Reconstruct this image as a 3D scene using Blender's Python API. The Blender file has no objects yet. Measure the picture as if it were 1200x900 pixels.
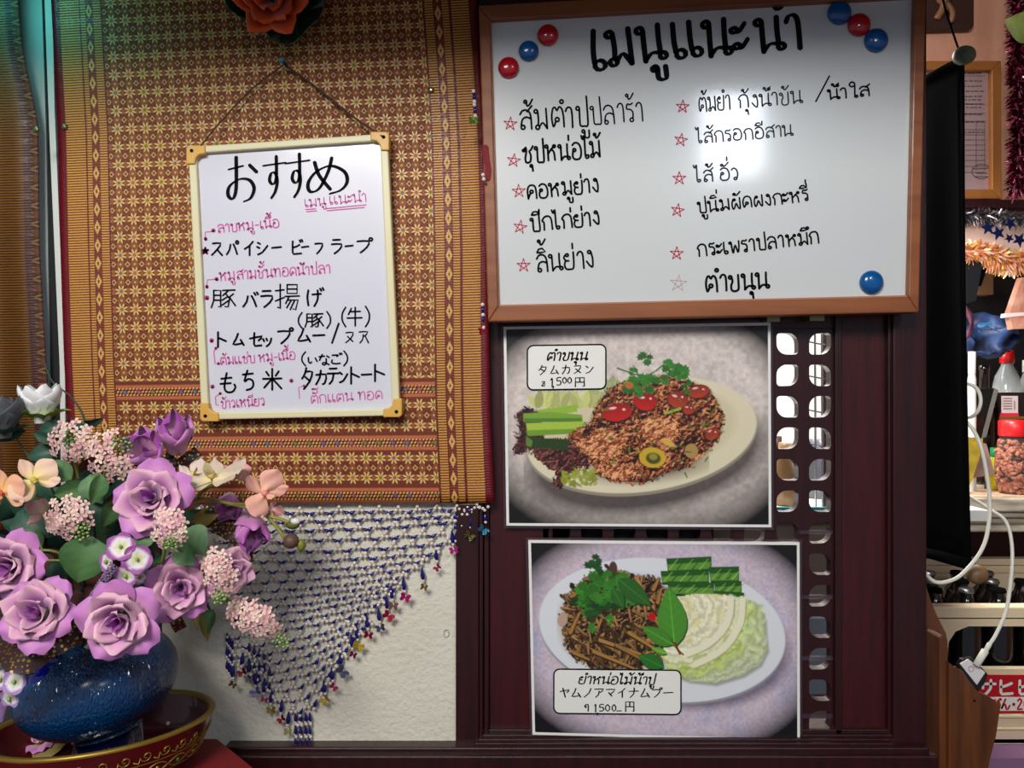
import bpy, math, random
import numpy as np
from mathutils import Vector, Matrix, Quaternion
R = math.radians
scn = bpy.context.scene
COL = scn.collection
# ---------------------------------------------------------------- camera, world, lights, exposure
F, CY, CZ, PITCH = 950.0, -0.95, 1.45, R(0)
cam_d = bpy.data.cameras.new('camera'); cam = bpy.data.objects.new('camera', cam_d); COL.objects.link(cam)
cam.location = (0, CY, CZ); cam.rotation_euler = (R(90)-PITCH, 0, 0)
cam_d.sensor_width = 36.0; cam_d.lens = 36.0*F/1200; cam_d.clip_start = 0.02
scn.camera = cam
scn.view_settings.view_transform = 'Standard'; scn.view_settings.look = 'None'
scn.view_settings.gamma = 1; scn.view_settings.use_curve_mapping = False
scn.view_settings.exposure = 0.0
w = bpy.data.worlds.new('room_light'); scn.world = w; w.use_nodes = True
w.node_tree.nodes['Background'].inputs[0].default_value = (0.8, 0.85, 1.0, 1)
w.node_tree.nodes['Background'].inputs[1].default_value = 0.24

def ray(px, py):
    dx, dy = (px-600)/F, (450-py)/F
    return Vector((dx, math.cos(PITCH)+dy*math.sin(PITCH), -math.sin(PITCH)+dy*math.cos(PITCH)))
def P(px, py, Y=0.0):
    d = ray(px, py); t = (Y-CY)/d.y
    return Vector((d.x*t, Y, CZ+d.z*t))
def S(Y): return (Y-CY)/F

def area(name, loc, target, sx, sy, power, color):
    l = bpy.data.lights.new(name, 'AREA'); l.shape = 'RECTANGLE'; l.size = sx; l.size_y = sy
    l.energy = power; l.color = color
    o = bpy.data.objects.new(name, l); COL.objects.link(o); o.location = loc
    o.rotation_euler = (Vector(target)-Vector(loc)).to_track_quat('-Z', 'Y').to_euler()
    return o
area('dining_ceiling_light', (-0.44, -1.75, 2.50), (0.05, 0, 1.15), 0.6, 0.6, 48, (1.0, 0.965, 0.90))
area('tube_light', (0.80, -2.05, 2.52), (0.26, 0, 1.6), 0.22, 0.62, 12, (0.82, 0.9, 1.0))
area('teal_light', (-0.57, -0.10, 1.925), (-0.56, 0.0, 1.5), 0.10, 0.03, 0.16, (0.1, 0.9, 0.85))
area('kitchen_light', (0.45, 1.25, 2.3), (0.75, 1.2, 1.0), 0.9, 0.5, 30, (1.0, 0.93, 0.88))
area('counter_lamp', (0.75, 0.55, 1.76), (1.05, 0.85, 0.7), 0.25, 0.2, 7, (1.0, 0.95, 0.9))

# ---------------------------------------------------------------- helpers
rnd = random.Random(7)
def lin(c):
    c = c/255.0
    return c/12.92 if c <= 0.04045 else ((c+0.055)/1.055)**2.4
def C(r, g, b): return (lin(r), lin(g), lin(b))

WLOC = {}
def wloc(o):
    return WLOC.get(o.name, Vector((0, 0, 0))) if o is not None else Vector((0, 0, 0))
def mesh(name, verts, faces, smooth=False, cols=None):
    me = bpy.data.meshes.new(name)
    me.from_pydata([tuple(v) for v in verts], [], faces)
    if smooth: me.polygons.foreach_set('use_smooth', [True]*len(me.polygons))
    if cols is not None:
        a = me.color_attributes.new('Col', 'FLOAT_COLOR', 'POINT')
        a.data.foreach_set('color', np.column_stack([np.asarray(cols, dtype=float).reshape(-1, 3), np.ones(len(verts))]).ravel())
    me.update(); return me
def obj(name, vf, m, parent=None, smooth=False, cols=None, local=False, bevel=0, kind=None, label=None):
    """one mesh object from (verts, faces) given in world space (or the parent's space when local)"""
    v, f = vf
    if not local and parent is not None:
        L = wloc(parent); v = [(a[0]-L.x, a[1]-L.y, a[2]-L.z) for a in v]
    if not local and parent is None:
        bb = [(min(a[i] for a in v)+max(a[i] for a in v))/2 for i in range(3)]; bb[2] = min(a[2] for a in v)
        v = [(a[0]-bb[0], a[1]-bb[1], a[2]-bb[2]) for a in v]
    me = mesh(name, v, f, smooth, cols); me.materials.append(m)
    o = bpy.data.objects.new(name, me); COL.objects.link(o)
    if parent is not None:
        o.parent = parent; WLOC[o.name] = wloc(parent)
    elif not local:
        o.location = bb; WLOC[o.name] = Vector(bb)
    if bevel:
        b = o.modifiers.new('bevel', 'BEVEL'); b.width = bevel; b.segments = 2; b.limit_method = 'ANGLE'
    if kind: o['kind'] = kind
    if label: o['label'] = label
    return o
def tag(o, label, cat, group=None, kind=None):
    o['label'] = label; o['category'] = cat
    if group: o['group'] = group
    if kind: o['kind'] = kind
    return o
def thing(name, label, cat, loc, group=None, rot=None):
    o = bpy.data.objects.new(name, None); COL.objects.link(o); o.location = loc; o.empty_display_size = 0.01
    if rot is not None: o.rotation_mode = 'QUATERNION'; o.rotation_quaternion = rot
    WLOC[o.name] = Vector(loc)
    return tag(o, label, cat, group)
def inst(name, me, parent, loc, rot=None, scale=None):
    o = bpy.data.objects.new(name, me); COL.objects.link(o); o.parent = parent
    o.location = loc
    if rot is not None: o.rotation_mode = 'QUATERNION'; o.rotation_quaternion = rot
    if scale is not None: o.scale = (scale,)*3 if isinstance(scale, (int, float)) else scale
    WLOC[o.name] = wloc(parent)
    return o
def struct(o): o['kind'] = 'structure'; return o

# shapes --> (verts, faces)
def join(*vfs):
    V, Fc = [], []
    for v, f in vfs:
        n = len(V); V += list(v); Fc += [tuple(i+n for i in q) for q in f]
    return V, Fc
def box(x0, x1, y0, y1, z0, z1):
    v = [(x, y, z) for x in (x0, x1) for y in (y0, y1) for z in (z0, z1)]
    return v, [(0, 1, 3, 2), (4, 6, 7, 5), (0, 4, 5, 1), (2, 3, 7, 6), (0, 2, 6, 4), (1, 5, 7, 3)]
def pbox(x0, y0, x1, y1, Yf, Yb):
    """box whose FRONT face (plane Yf) covers the given photo rectangle"""
    a, b = P(x0, y0, Yf), P(x1, y1, Yf)
    return box(a.x, b.x, Yf, Yb, min(a.z, b.z), max(a.z, b.z))
def prism(pts, Yf, Yb):
    """photo outline in plane Yf, extruded straight back to Yb"""
    n = len(pts); A = [P(x, y, Yf) for x, y in pts]
    v = [tuple(a) for a in A]+[(a.x, Yb, a.z) for a in A]
    f = [tuple(range(n)), tuple(range(2*n-1, n-1, -1))]
    for i in range(n):
        j = (i+1) % n; f.append((j, i, i+n, j+n))
    return v, f
def catmull(pts, n=5):
    if len(pts) < 3: return list(pts)
    out = []; q = [pts[0]]+list(pts)+[pts[-1]]
    for i in range(1, len(q)-2):
        p0, p1, p2, p3 = q[i-1], q[i], q[i+1], q[i+2]
        for k in range(n):
            t = k/n
            out.append(tuple(0.5*((2*b)+(-a+c)*t+(2*a-5*b+4*c-d)*t*t+(-a+3*b-3*c+d)*t**3) for a, b, c, d in zip(p0, p1, p2, p3)))
    out.append(tuple(pts[-1])); return out
def tube(pts, r, seg=8, smooth_n=0, cap=True):
    pts = [tuple(p) for p in pts]
    if smooth_n: pts = catmull(pts, smooth_n)
    pts = [Vector(p) for p in pts]; n = len(pts)
    V, Fc = [], []; ref = Vector((0.123, 0.3, 1)).normalized()
    u = None
    for i, p in enumerate(pts):
        t = (pts[min(i+1, n-1)]-pts[max(i-1, 0)]).normalized()
        u = (ref-t*ref.dot(t)) if u is None else (u-t*u.dot(t))
        if u.length < 1e-4: u = Vector((1, 0, 0))-t*t.x
        u.normalize(); w_ = t.cross(u)
        rr = r(i/(n-1)) if callable(r) else r
        for k in range(seg):
            a = 2*math.pi*k/seg; V.append(p+u*(math.cos(a)*rr)+w_*(math.sin(a)*rr))
    for i in range(n-1):
        for k in range(seg):
            k2 = (k+1) % seg; Fc.append((i*seg+k, i*seg+k2, (i+1)*seg+k2, (i+1)*seg+k))
    if cap: Fc += [tuple(range(seg-1, -1, -1)), tuple(range((n-1)*seg, n*seg))]
    return V, Fc
def lathe(prof, c=(0, 0, 0), seg=32, rmod=None):
    """profile [(r, z)] turned about Z at c"""
    V, Fc = [], []
    for r, z in prof:
        for k in range(seg):
            a = 2*math.pi*k/seg; q = r*(rmod(a, z) if rmod else 1)
            V.append((c[0]+q*math.cos(a), c[1]+q*math.sin(a), c[2]+z))
    for i in range(len(prof)-1):
        for k in range(seg):
            k2 = (k+1) % seg; Fc.append((i*seg+k, i*seg+k2, (i+1)*seg+k2, (i+1)*seg+k))
    return V, Fc
def ball(c, r, seg=10, rings=7, sq=(1, 1, 1)):
    v, f = lathe([(max(1e-5, math.sin(math.pi*i/rings)), -math.cos(math.pi*i/rings)) for i in range(rings+1)], seg=seg)
    return [(c[0]+a[0]*r*sq[0], c[1]+a[1]*r*sq[1], c[2]+a[2]*r*sq[2]) for a in v], f
def xf(vf, M): return [M @ Vector(v) for v in vf[0]], vf[1]
def ribbon2(strokes, width, chisel=0.0, wf=None):
    """flat pen strokes in photo pixels -> (2-D verts, faces)"""
    V, Fc = [], []
    for s in strokes:
        pts = [s[0]]
        for p in s[1:]:
            if math.hypot(p[0]-pts[-1][0], p[1]-pts[-1][1]) > 0.15: pts.append(p)
        if len(pts) < 2: continue
        n = len(pts); base = len(V)
        d0 = (pts[1][0]-pts[0][0], pts[1][1]-pts[0][1]); L = math.hypot(*d0); e = width*0.35
        d1 = (pts[-1][0]-pts[-2][0], pts[-1][1]-pts[-2][1]); L1 = math.hypot(*d1)
        pts = [(pts[0][0]-d0[0]/L*e, pts[0][1]-d0[1]/L*e)]+pts+[(pts[-1][0]+d1[0]/L1*e, pts[-1][1]+d1[1]/L1*e)]
        n = len(pts)
        for i, p in enumerate(pts):
            a, b = pts[max(i-1, 0)], pts[min(i+1, n-1)]
            tx, ty = b[0]-a[0], b[1]-a[1]; l = math.hypot(tx, ty) or 1; tx /= l; ty /= l
            w_ = width*0.5
            if chisel: w_ *= (1-chisel)+chisel*abs(tx*0.35+ty*0.94)*1.15
            if wf: w_ *= wf(p[0], p[1])
            if i in (0, n-1): w_ *= 0.45
            V += [(p[0]-ty*w_, p[1]+tx*w_), (p[0]+ty*w_, p[1]-tx*w_)]
        for i in range(n-1):
            q = base+2*i; Fc.append((q, q+1, q+3, q+2))
    return V, Fc
def on(vf2, Y): return [tuple(P(x, y, Y)) for x, y in vf2[0]], vf2[1]
def circ(cx, cy, r, n=12, a0=90):
    return [(cx+r*math.cos(R(a0+360*i/n)), cy+r*math.sin(R(a0+360*i/n))) for i in range(n+1)]

# ---------------------------------------------------------------- materials
def mat(name, col=(0.5, 0.5, 0.5), rough=0.5, metal=0.0, spec=0.5, coat=0.0, coat_rough=0.05, bump=None, noise=None, trans=0.0,
        emit=0.0, attr=False, sheen=0.0, alpha=1.0, ior=1.45, wave=None, voro=None, sub=0.0):
    m = bpy.data.materials.new(name); m.use_nodes = True; nt = m.node_tree; N = nt.nodes; L = nt.links
    b = N['Principled BSDF']; I = b.inputs
    I['Base Color'].default_value = (*col, 1); I['Roughness'].default_value = rough; I['Metallic'].default_value = metal
    I['Specular IOR Level'].default_value = spec; I['Coat Weight'].default_value = coat; I['Coat Roughness'].default_value = coat_rough
    I['Transmission Weight'].default_value = trans; I['IOR'].default_value = ior; I['Alpha'].default_value = alpha
    if sheen: I['Sheen Weight'].default_value = sheen
    if sub:
        I['Subsurface Weight'].default_value = sub; I['Subsurface Radius'].default_value = (0.6, 0.3, 0.3); I['Subsurface Scale'].default_value = 0.01
    if emit: I['Emission Color'].default_value = (*col, 1); I['Emission Strength'].default_value = emit
    src = None
    if attr:
        a = N.new('ShaderNodeAttribute'); a.attribute_name = 'Col'; src = a.outputs['Color']; L.new(src, I['Base Color'])
    tc = None
    def coords(sc=(1, 1, 1)):
        t = N.new('ShaderNodeTexCoord'); mp = N.new('ShaderNodeMapping'); mp.inputs['Scale'].default_value = sc
        L.new(t.outputs['Object'], mp.inputs[0]); return mp.outputs[0]
    if noise:      # (scale, second colour, amount[, stretch])
        n = N.new('ShaderNodeTexNoise'); n.inputs['Scale'].default_value = noise[0]; n.inputs['Detail'].default_value = 6
        L.new(coords(noise[3] if len(noise) > 3 else (1, 1, 1)), n.inputs['Vector'])
        r = N.new('ShaderNodeValToRGB'); r.color_ramp.elements[0].position = 0.35; r.color_ramp.elements[1].position = 0.68
        L.new(n.outputs['Fac'], r.inputs[0])
        mx = N.new('ShaderNodeMix'); mx.data_type = 'RGBA'
        mu = N.new('ShaderNodeMath'); mu.operation = 'MULTIPLY'; mu.inputs[1].default_value = noise[2]
        L.new(r.outputs[0], mu.inputs[0]); L.new(mu.outputs[0], mx.inputs[0])
        if src: L.new(src, mx.inputs[6])
        else: mx.inputs[6].default_value = (*col, 1)
        mx.inputs[7].default_value = (*noise[1], 1); L.new(mx.outputs[2], I['Base Color'])
    if bump or voro:
        t = N.new('ShaderNodeTexNoise' if bump else 'ShaderNodeTexVoronoi')
        sc, st = (bump or voro)[:2]; t.inputs['Scale'].default_value = sc
        if bump: t.inputs['Detail'].default_value = 5
        else: t.feature = 'DISTANCE_TO_EDGE'
        L.new(coords((bump or voro)[2] if len(bump or voro) > 2 else (1, 1, 1)), t.inputs['Vector'])
        bp = N.new('ShaderNodeBump'); bp.inputs['Strength'].default_value = st; bp.inputs['Distance'].default_value = 0.002
        L.new(t.outputs[0], bp.inputs['Height']); L.new(bp.outputs[0], I['Normal'])
    return m
M = {}
M['mahog'] = mat('dark_mahogany', C(50, 13, 17), 0.35, noise=(9, C(34, 10, 13), 0.8, (12, 12, 1)), bump=(60, 0.15, (6, 6, 0.6)), coat=0.25, coat_rough=0.2)
M['mahog2'] = mat('mahogany_red', C(66, 14, 19), 0.35, noise=(9, C(46, 11, 16), 0.8, (12, 12, 1)), bump=(60, 0.15, (6, 6, 0.6)), coat=0.25, coat_rough=0.2)
M['stucco'] = mat('white_embossed_wallpaper', C(226, 222, 208), 0.85, bump=(190, 1.0), noise=(8, C(212, 204, 184), 0.5))
M['white'] = mat('white_paint', C(215, 215, 210), 0.6)
M['greyw'] = mat('grey_white_column', C(190, 196, 194), 0.6, noise=(12, C(150, 158, 158), 0.5, (4, 4, 0.5)))
M['darkw'] = mat('dark_gap_paint', C(24, 26, 28), 0.8)
M['pinkw'] = mat('pink_stucco', C(216, 156, 128), 0.85, bump=(60, 0.8))
M['board'] = mat('whiteboard_enamel', C(206, 210, 212), 0.30, coat=0.75, coat_rough=0.10, noise=(3, C(214, 216, 214), 0.6), bump=(5, 0.05))
M['board2'] = mat('small_whiteboard_enamel', C(214, 214, 226), 0.35, coat=0.5, coat_rough=0.12)
M['oak'] = mat('board_frame_wood', C(150, 88, 48), 0.45, noise=(7, C(120, 64, 32), 0.8, (1, 6, 12)), coat=0.15)
M['cream'] = mat('cream_plastic_rail', C(226, 218, 178), 0.4)
M['corner'] = mat('yellow_plastic_corner', C(222, 172, 80), 0.4)
M['ink'] = mat('black_marker_ink', C(10, 10, 13), 0.8, spec=.15)
M['inkg'] = mat('glare_grey_marker_ink', C(58, 62, 70), 0.7, spec=.2)  # grey stands in for board glare over black lettering
M['inkr'] = mat('red_marker_ink', C(196, 52, 84), 0.5)
M['inkf'] = mat('faint_red_marker_ink', C(200, 160, 164), 0.5)
M['inkp'] = mat('pink_marker_ink', C(212, 100, 170), 0.6, spec=.2)
M['inkd'] = mat('dark_pink_marker_ink', C(176, 50, 130), 0.5)
M['magr'] = mat('red_magnet_plastic', C(190, 16, 34), 0.22, coat=0.6)
M['magb'] = mat('blue_magnet_plastic', C(0, 84, 150), 0.22, coat=0.6)
M['print'] = mat('printed_photo', attr=True, rough=0.4, coat=0.25, coat_rough=0.15)
M['pwhite'] = mat('print_paper_white', C(238, 238, 232), 0.5, coat=0.2)
M['lam'] = mat('laminate_edge', C(90, 70, 84), 0.15, alpha=0.35, coat=0.5)
M['petal'] = mat('silk_petal', attr=True, rough=0.6, sheen=0.25, sub=0.12)
M['leaf'] = mat('silk_leaf', attr=True, rough=0.5, noise=(60, C(30, 60, 34), 0.25))
M['stem'] = mat('green_stem', C(112, 128, 62), 0.5)
M['stemd'] = mat('dark_green_stem', C(44, 74, 56), 0.5)
M['pearl'] = mat('pearl_bead', C(226, 214, 204), 0.25, coat=0.6, spec=0.6)
M['blueb'] = mat('blue_teardrop_bead', C(24, 24, 120), 0.16, coat=0.8, metal=0.3)
M['black'] = mat('black_cloth', C(5, 5, 6), 0.95, spec=.06, noise=(30, C(8, 8, 9), 0.5))
M['string'] = mat('brown_string', C(74, 50, 40), 0.8)
M['brass'] = mat('brass_stud', C(150, 146, 110), 0.3, metal=0.9)
M['gold'] = mat('gold_relief_paint', C(164, 134, 58), 0.42, metal=0.7)
M['lacq'] = mat('red_lacquer', C(92, 12, 18), 0.3, coat=0.5, noise=(14, C(60, 8, 14), 0.6))
M['lacqd'] = mat('worn_maroon_lacquer', C(88, 34, 34), 0.5, noise=(20, C(50, 20, 20), 0.8))
# ---------------------------------------------------------------- pen lettering (strokes in unit boxes, y up)
def o_(cx, cy, r): return circ(cx, cy, r, 10)
TH = {   # advance, strokes
'เ': (.42, [[(.12, 1), (.1, .5), (.12, .18)], o_(.24, .13, .12)]),
'แ': (.84, [[(.12, 1), (.1, .5), (.12, .18)], o_(.24, .13, .12), [(.54, 1), (.52, .5), (.54, .18)], o_(.66, .13, .12)]),
'ไ': (.5, [[(.0, 1.45), (.08, 1.2), (.2, 1.45), (.2, .9), (.19, .3), (.24, .05), (.38, .06), (.4, .2), (.28, .22)]]),
'ใ': (.6, [[(.32, 1.12), (.14, 1.1), (.06, 1.3), (.2, 1.52), (.38, 1.4), (.38, .9), (.34, .3)], o_(.42, .12, .1)]),
'ก': (.78, [[(.12, 0), (.14, .55), (.04, .68), (.18, .93), (.42, 1), (.6, .86), (.65, .5), (.65, 0)]]),
'ข': (.72, [o_(.14, .86, .09), [(.22, .84), (.26, .6), (.17, .35), (.2, .06), (.42, .0), (.58, .12), (.6, .5), (.6, 1)]]),
'ค': (.8, [[(.1, 0), (.08, .6), (.2, .93), (.42, 1), (.62, .88), (.68, .5), (.68, 0)], o_(.36, .52, .11), [(.1, .05), (.28, .44)]]),
'ง': (.55, [o_(.26, .9, .09), [(.36, .9), (.42, .5), (.38, .04), (.24, .1), (.06, .38)]]),
'ซ': (.8, [o_(.12, .76, .07), [(.18, .78), (.26, .95), (.3, .7), (.2, .3), (.24, .02), (.5, .04), (.58, .4), (.5, .68), (.62, .78), (.76, 1)]]),
'ช': (.8, [o_(.14, .86, .08), [(.22, .82), (.26, .6), (.2, .3), (.24, .02), (.5, .04), (.58, .4), (.5, .68), (.62, .78), (.76, 1)]]),
'ด': (.8, [o_(.36, .38, .1), [(.28, .3), (.14, .04), (.08, .5), (.2, .9), (.42, 1), (.62, .86), (.68, .5), (.68, 0)]]),
'ต': (.82, [o_(.36, .38, .1), [(.28, .3), (.14, .04), (.08, .5), (.16, .9), (.28, .98), (.38, .82), (.5, .99), (.64, .88), (.7, .5), (.7, 0)]]),
'ท': (.82, [o_(.12, .88, .09), [(.21, .88), (.2, .4), (.2, 0)], [(.2, .45), (.38, .9), (.56, .98), (.66, .8), (.68, 0)]]),
'น': (.84, [o_(.12, .88, .09), [(.21, .88), (.2, .4), (.2, 0)], [(.2, .03), (.4, .22), (.62, .2)], [(.64, 1), (.62, .6), (.63, .2)], o_(.7, .12, .09)]),
'บ': (.74, [o_(.12, .88, .09), [(.21, .88), (.19, .3), (.22, .03), (.42, 0), (.6, .05), (.62, .5), (.62, 1)]]),
'ป': (.76, [o_(.12, .88, .09), [(.21, .88), (.19, .3), (.22, .03), (.42, 0), (.6, .05), (.62, .8), (.62, 1.45)]]),
'ผ': (.82, [o_(.28, .84, .08), [(.2, .88), (.1, .5), (.14, .04), (.26, .12), (.4, .5), (.54, .1), (.66, .06), (.68, 1)]]),
'พ': (.86, [o_(.1, .88, .08), [(.18, .86), (.2, .4), (.26, .02), (.44, .66), (.6, .04), (.7, .5), (.72, 1)]]),
'ม': (.84, [o_(.12, .88, .09), [(.21, .88), (.23, .5), (.2, .2)], o_(.16, .1, .1), [(.26, .12), (.45, .3), (.66, 0)], [(.66, 1), (.66, 0)]]),
'ย': (.76, [o_(.26, .84, .08), [(.18, .88), (.07, .72), (.16, .54), (.34, .5)], [(.16, .54), (.07, .3), (.14, .05), (.36, 0), (.56, .06), (.62, .5), (.63, 1)]]),
'ร': (.58, [[(.44, 1), (.3, .92), (.14, .96), (.08, .72), (.3, .66), (.42, .5), (.4, .2)], o_(.32, .11, .1)]),
'ล': (.8, [[(.1, .78), (.24, .98), (.46, 1), (.62, .84), (.67, .5), (.67, 0)], [(.66, .5), (.44, .6), (.22, .5), (.13, .2)], o_(.22, .12, .1)]),
'ส': (.8, [[(.1, .74), (.24, .92), (.46, .94), (.62, .8), (.67, .5), (.67, 0)], [(.66, .5), (.44, .6), (.22, .5), (.13, .2)], o_(.22, .12, .1), [(.48, .86), (.76, 1.14)]]),
'ว': (.6, [o_(.3, .12, .1), [(.4, .12), (.47, .5), (.4, .86), (.22, 1), (.06, .84)]]),
'ห': (.86, [o_(.12, .88, .09), [(.21, .88), (.2, .4), (.2, 0)], [(.2, .4), (.4, .66), (.56, .8)], o_(.64, .86, .08), [(.42, .68), (.6, .5), (.64, 0)]]),
'อ': (.76, [o_(.22, .56, .09), [(.14, .52), (.08, .2), (.2, .0), (.5, 0), (.64, .2), (.66, .6), (.52, .94), (.26, 1), (.1, .86)]]),
'ะ': (.46, [o_(.1, .74, .08), [(.16, .66), (.24, .68), (.42, .9)], o_(.1, .24, .08), [(.16, .16), (.24, .18), (.42, .4)]]),
'า': (.52, [[(.05, .8), (.14, .97), (.3, .98), (.38, .75), (.37, 0)]]),
'ำ': (.52, [[(.05, .8), (.14, .97), (.3, .98), (.38, .75), (.37, 0)], o_(-.12, 1.3, .09)]),
' ': (.35, []), '-': (.5, [[(.05, .5), (.4, .52)]]), '/': (.5, [[(.05, -.3), (.45, 1.2)]]),
'ิ': (0, [[(-.62, 1.2), (-.5, 1.4), (-.3, 1.42), (-.14, 1.22), (-.4, 1.18), (-.62, 1.2)]]),
'ี': (0, [[(-.62, 1.2), (-.5, 1.4), (-.3, 1.42), (-.14, 1.22), (-.4, 1.18), (-.62, 1.2)], [(-.12, 1.2), (-.1, 1.55)]]),
'ึ': (0, [[(-.62, 1.2), (-.5, 1.4), (-.3, 1.42), (-.14, 1.22), (-.4, 1.18), (-.62, 1.2)], o_(-.1, 1.36, .09)]),
'ื': (0, [[(-.62, 1.2), (-.5, 1.4), (-.3, 1.42), (-.14, 1.22), (-.4, 1.18), (-.62, 1.2)], [(-.24, 1.3), (-.22, 1.6)], [(-.1, 1.22), (-.08, 1.6)]]),
'ั': (0, [o_(-.5, 1.3, .08), [(-.44, 1.24), (-.3, 1.22), (-.06, 1.5)]]),
'่': (0, [[(-.14, 1.18), (-.13, 1.5)]]),
'้': (0, [o_(-.42, 1.4, .07), [(-.36, 1.36), (-.34, 1.2), (-.22, 1.24), (-.04, 1.5)]]),
'๊': (0, [o_(-.56, 1.34, .07), [(-.5, 1.3), (-.44, 1.45), (-.36, 1.25), (-.28, 1.45), (-.2, 1.2), (-.04, 1.5)]]),
'ุ': (0, [o_(-.26, -.22, .07), [(-.18, -.2), (-.16, -.55)]]),
'ู': (0, [o_(-.42, -.22, .07), [(-.34, -.22), (-.34, -.5), (-.14, -.52), (-.12, -.18)]]),
}
UP = 'ิีึืั'; TONE = '่้๊'
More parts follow.
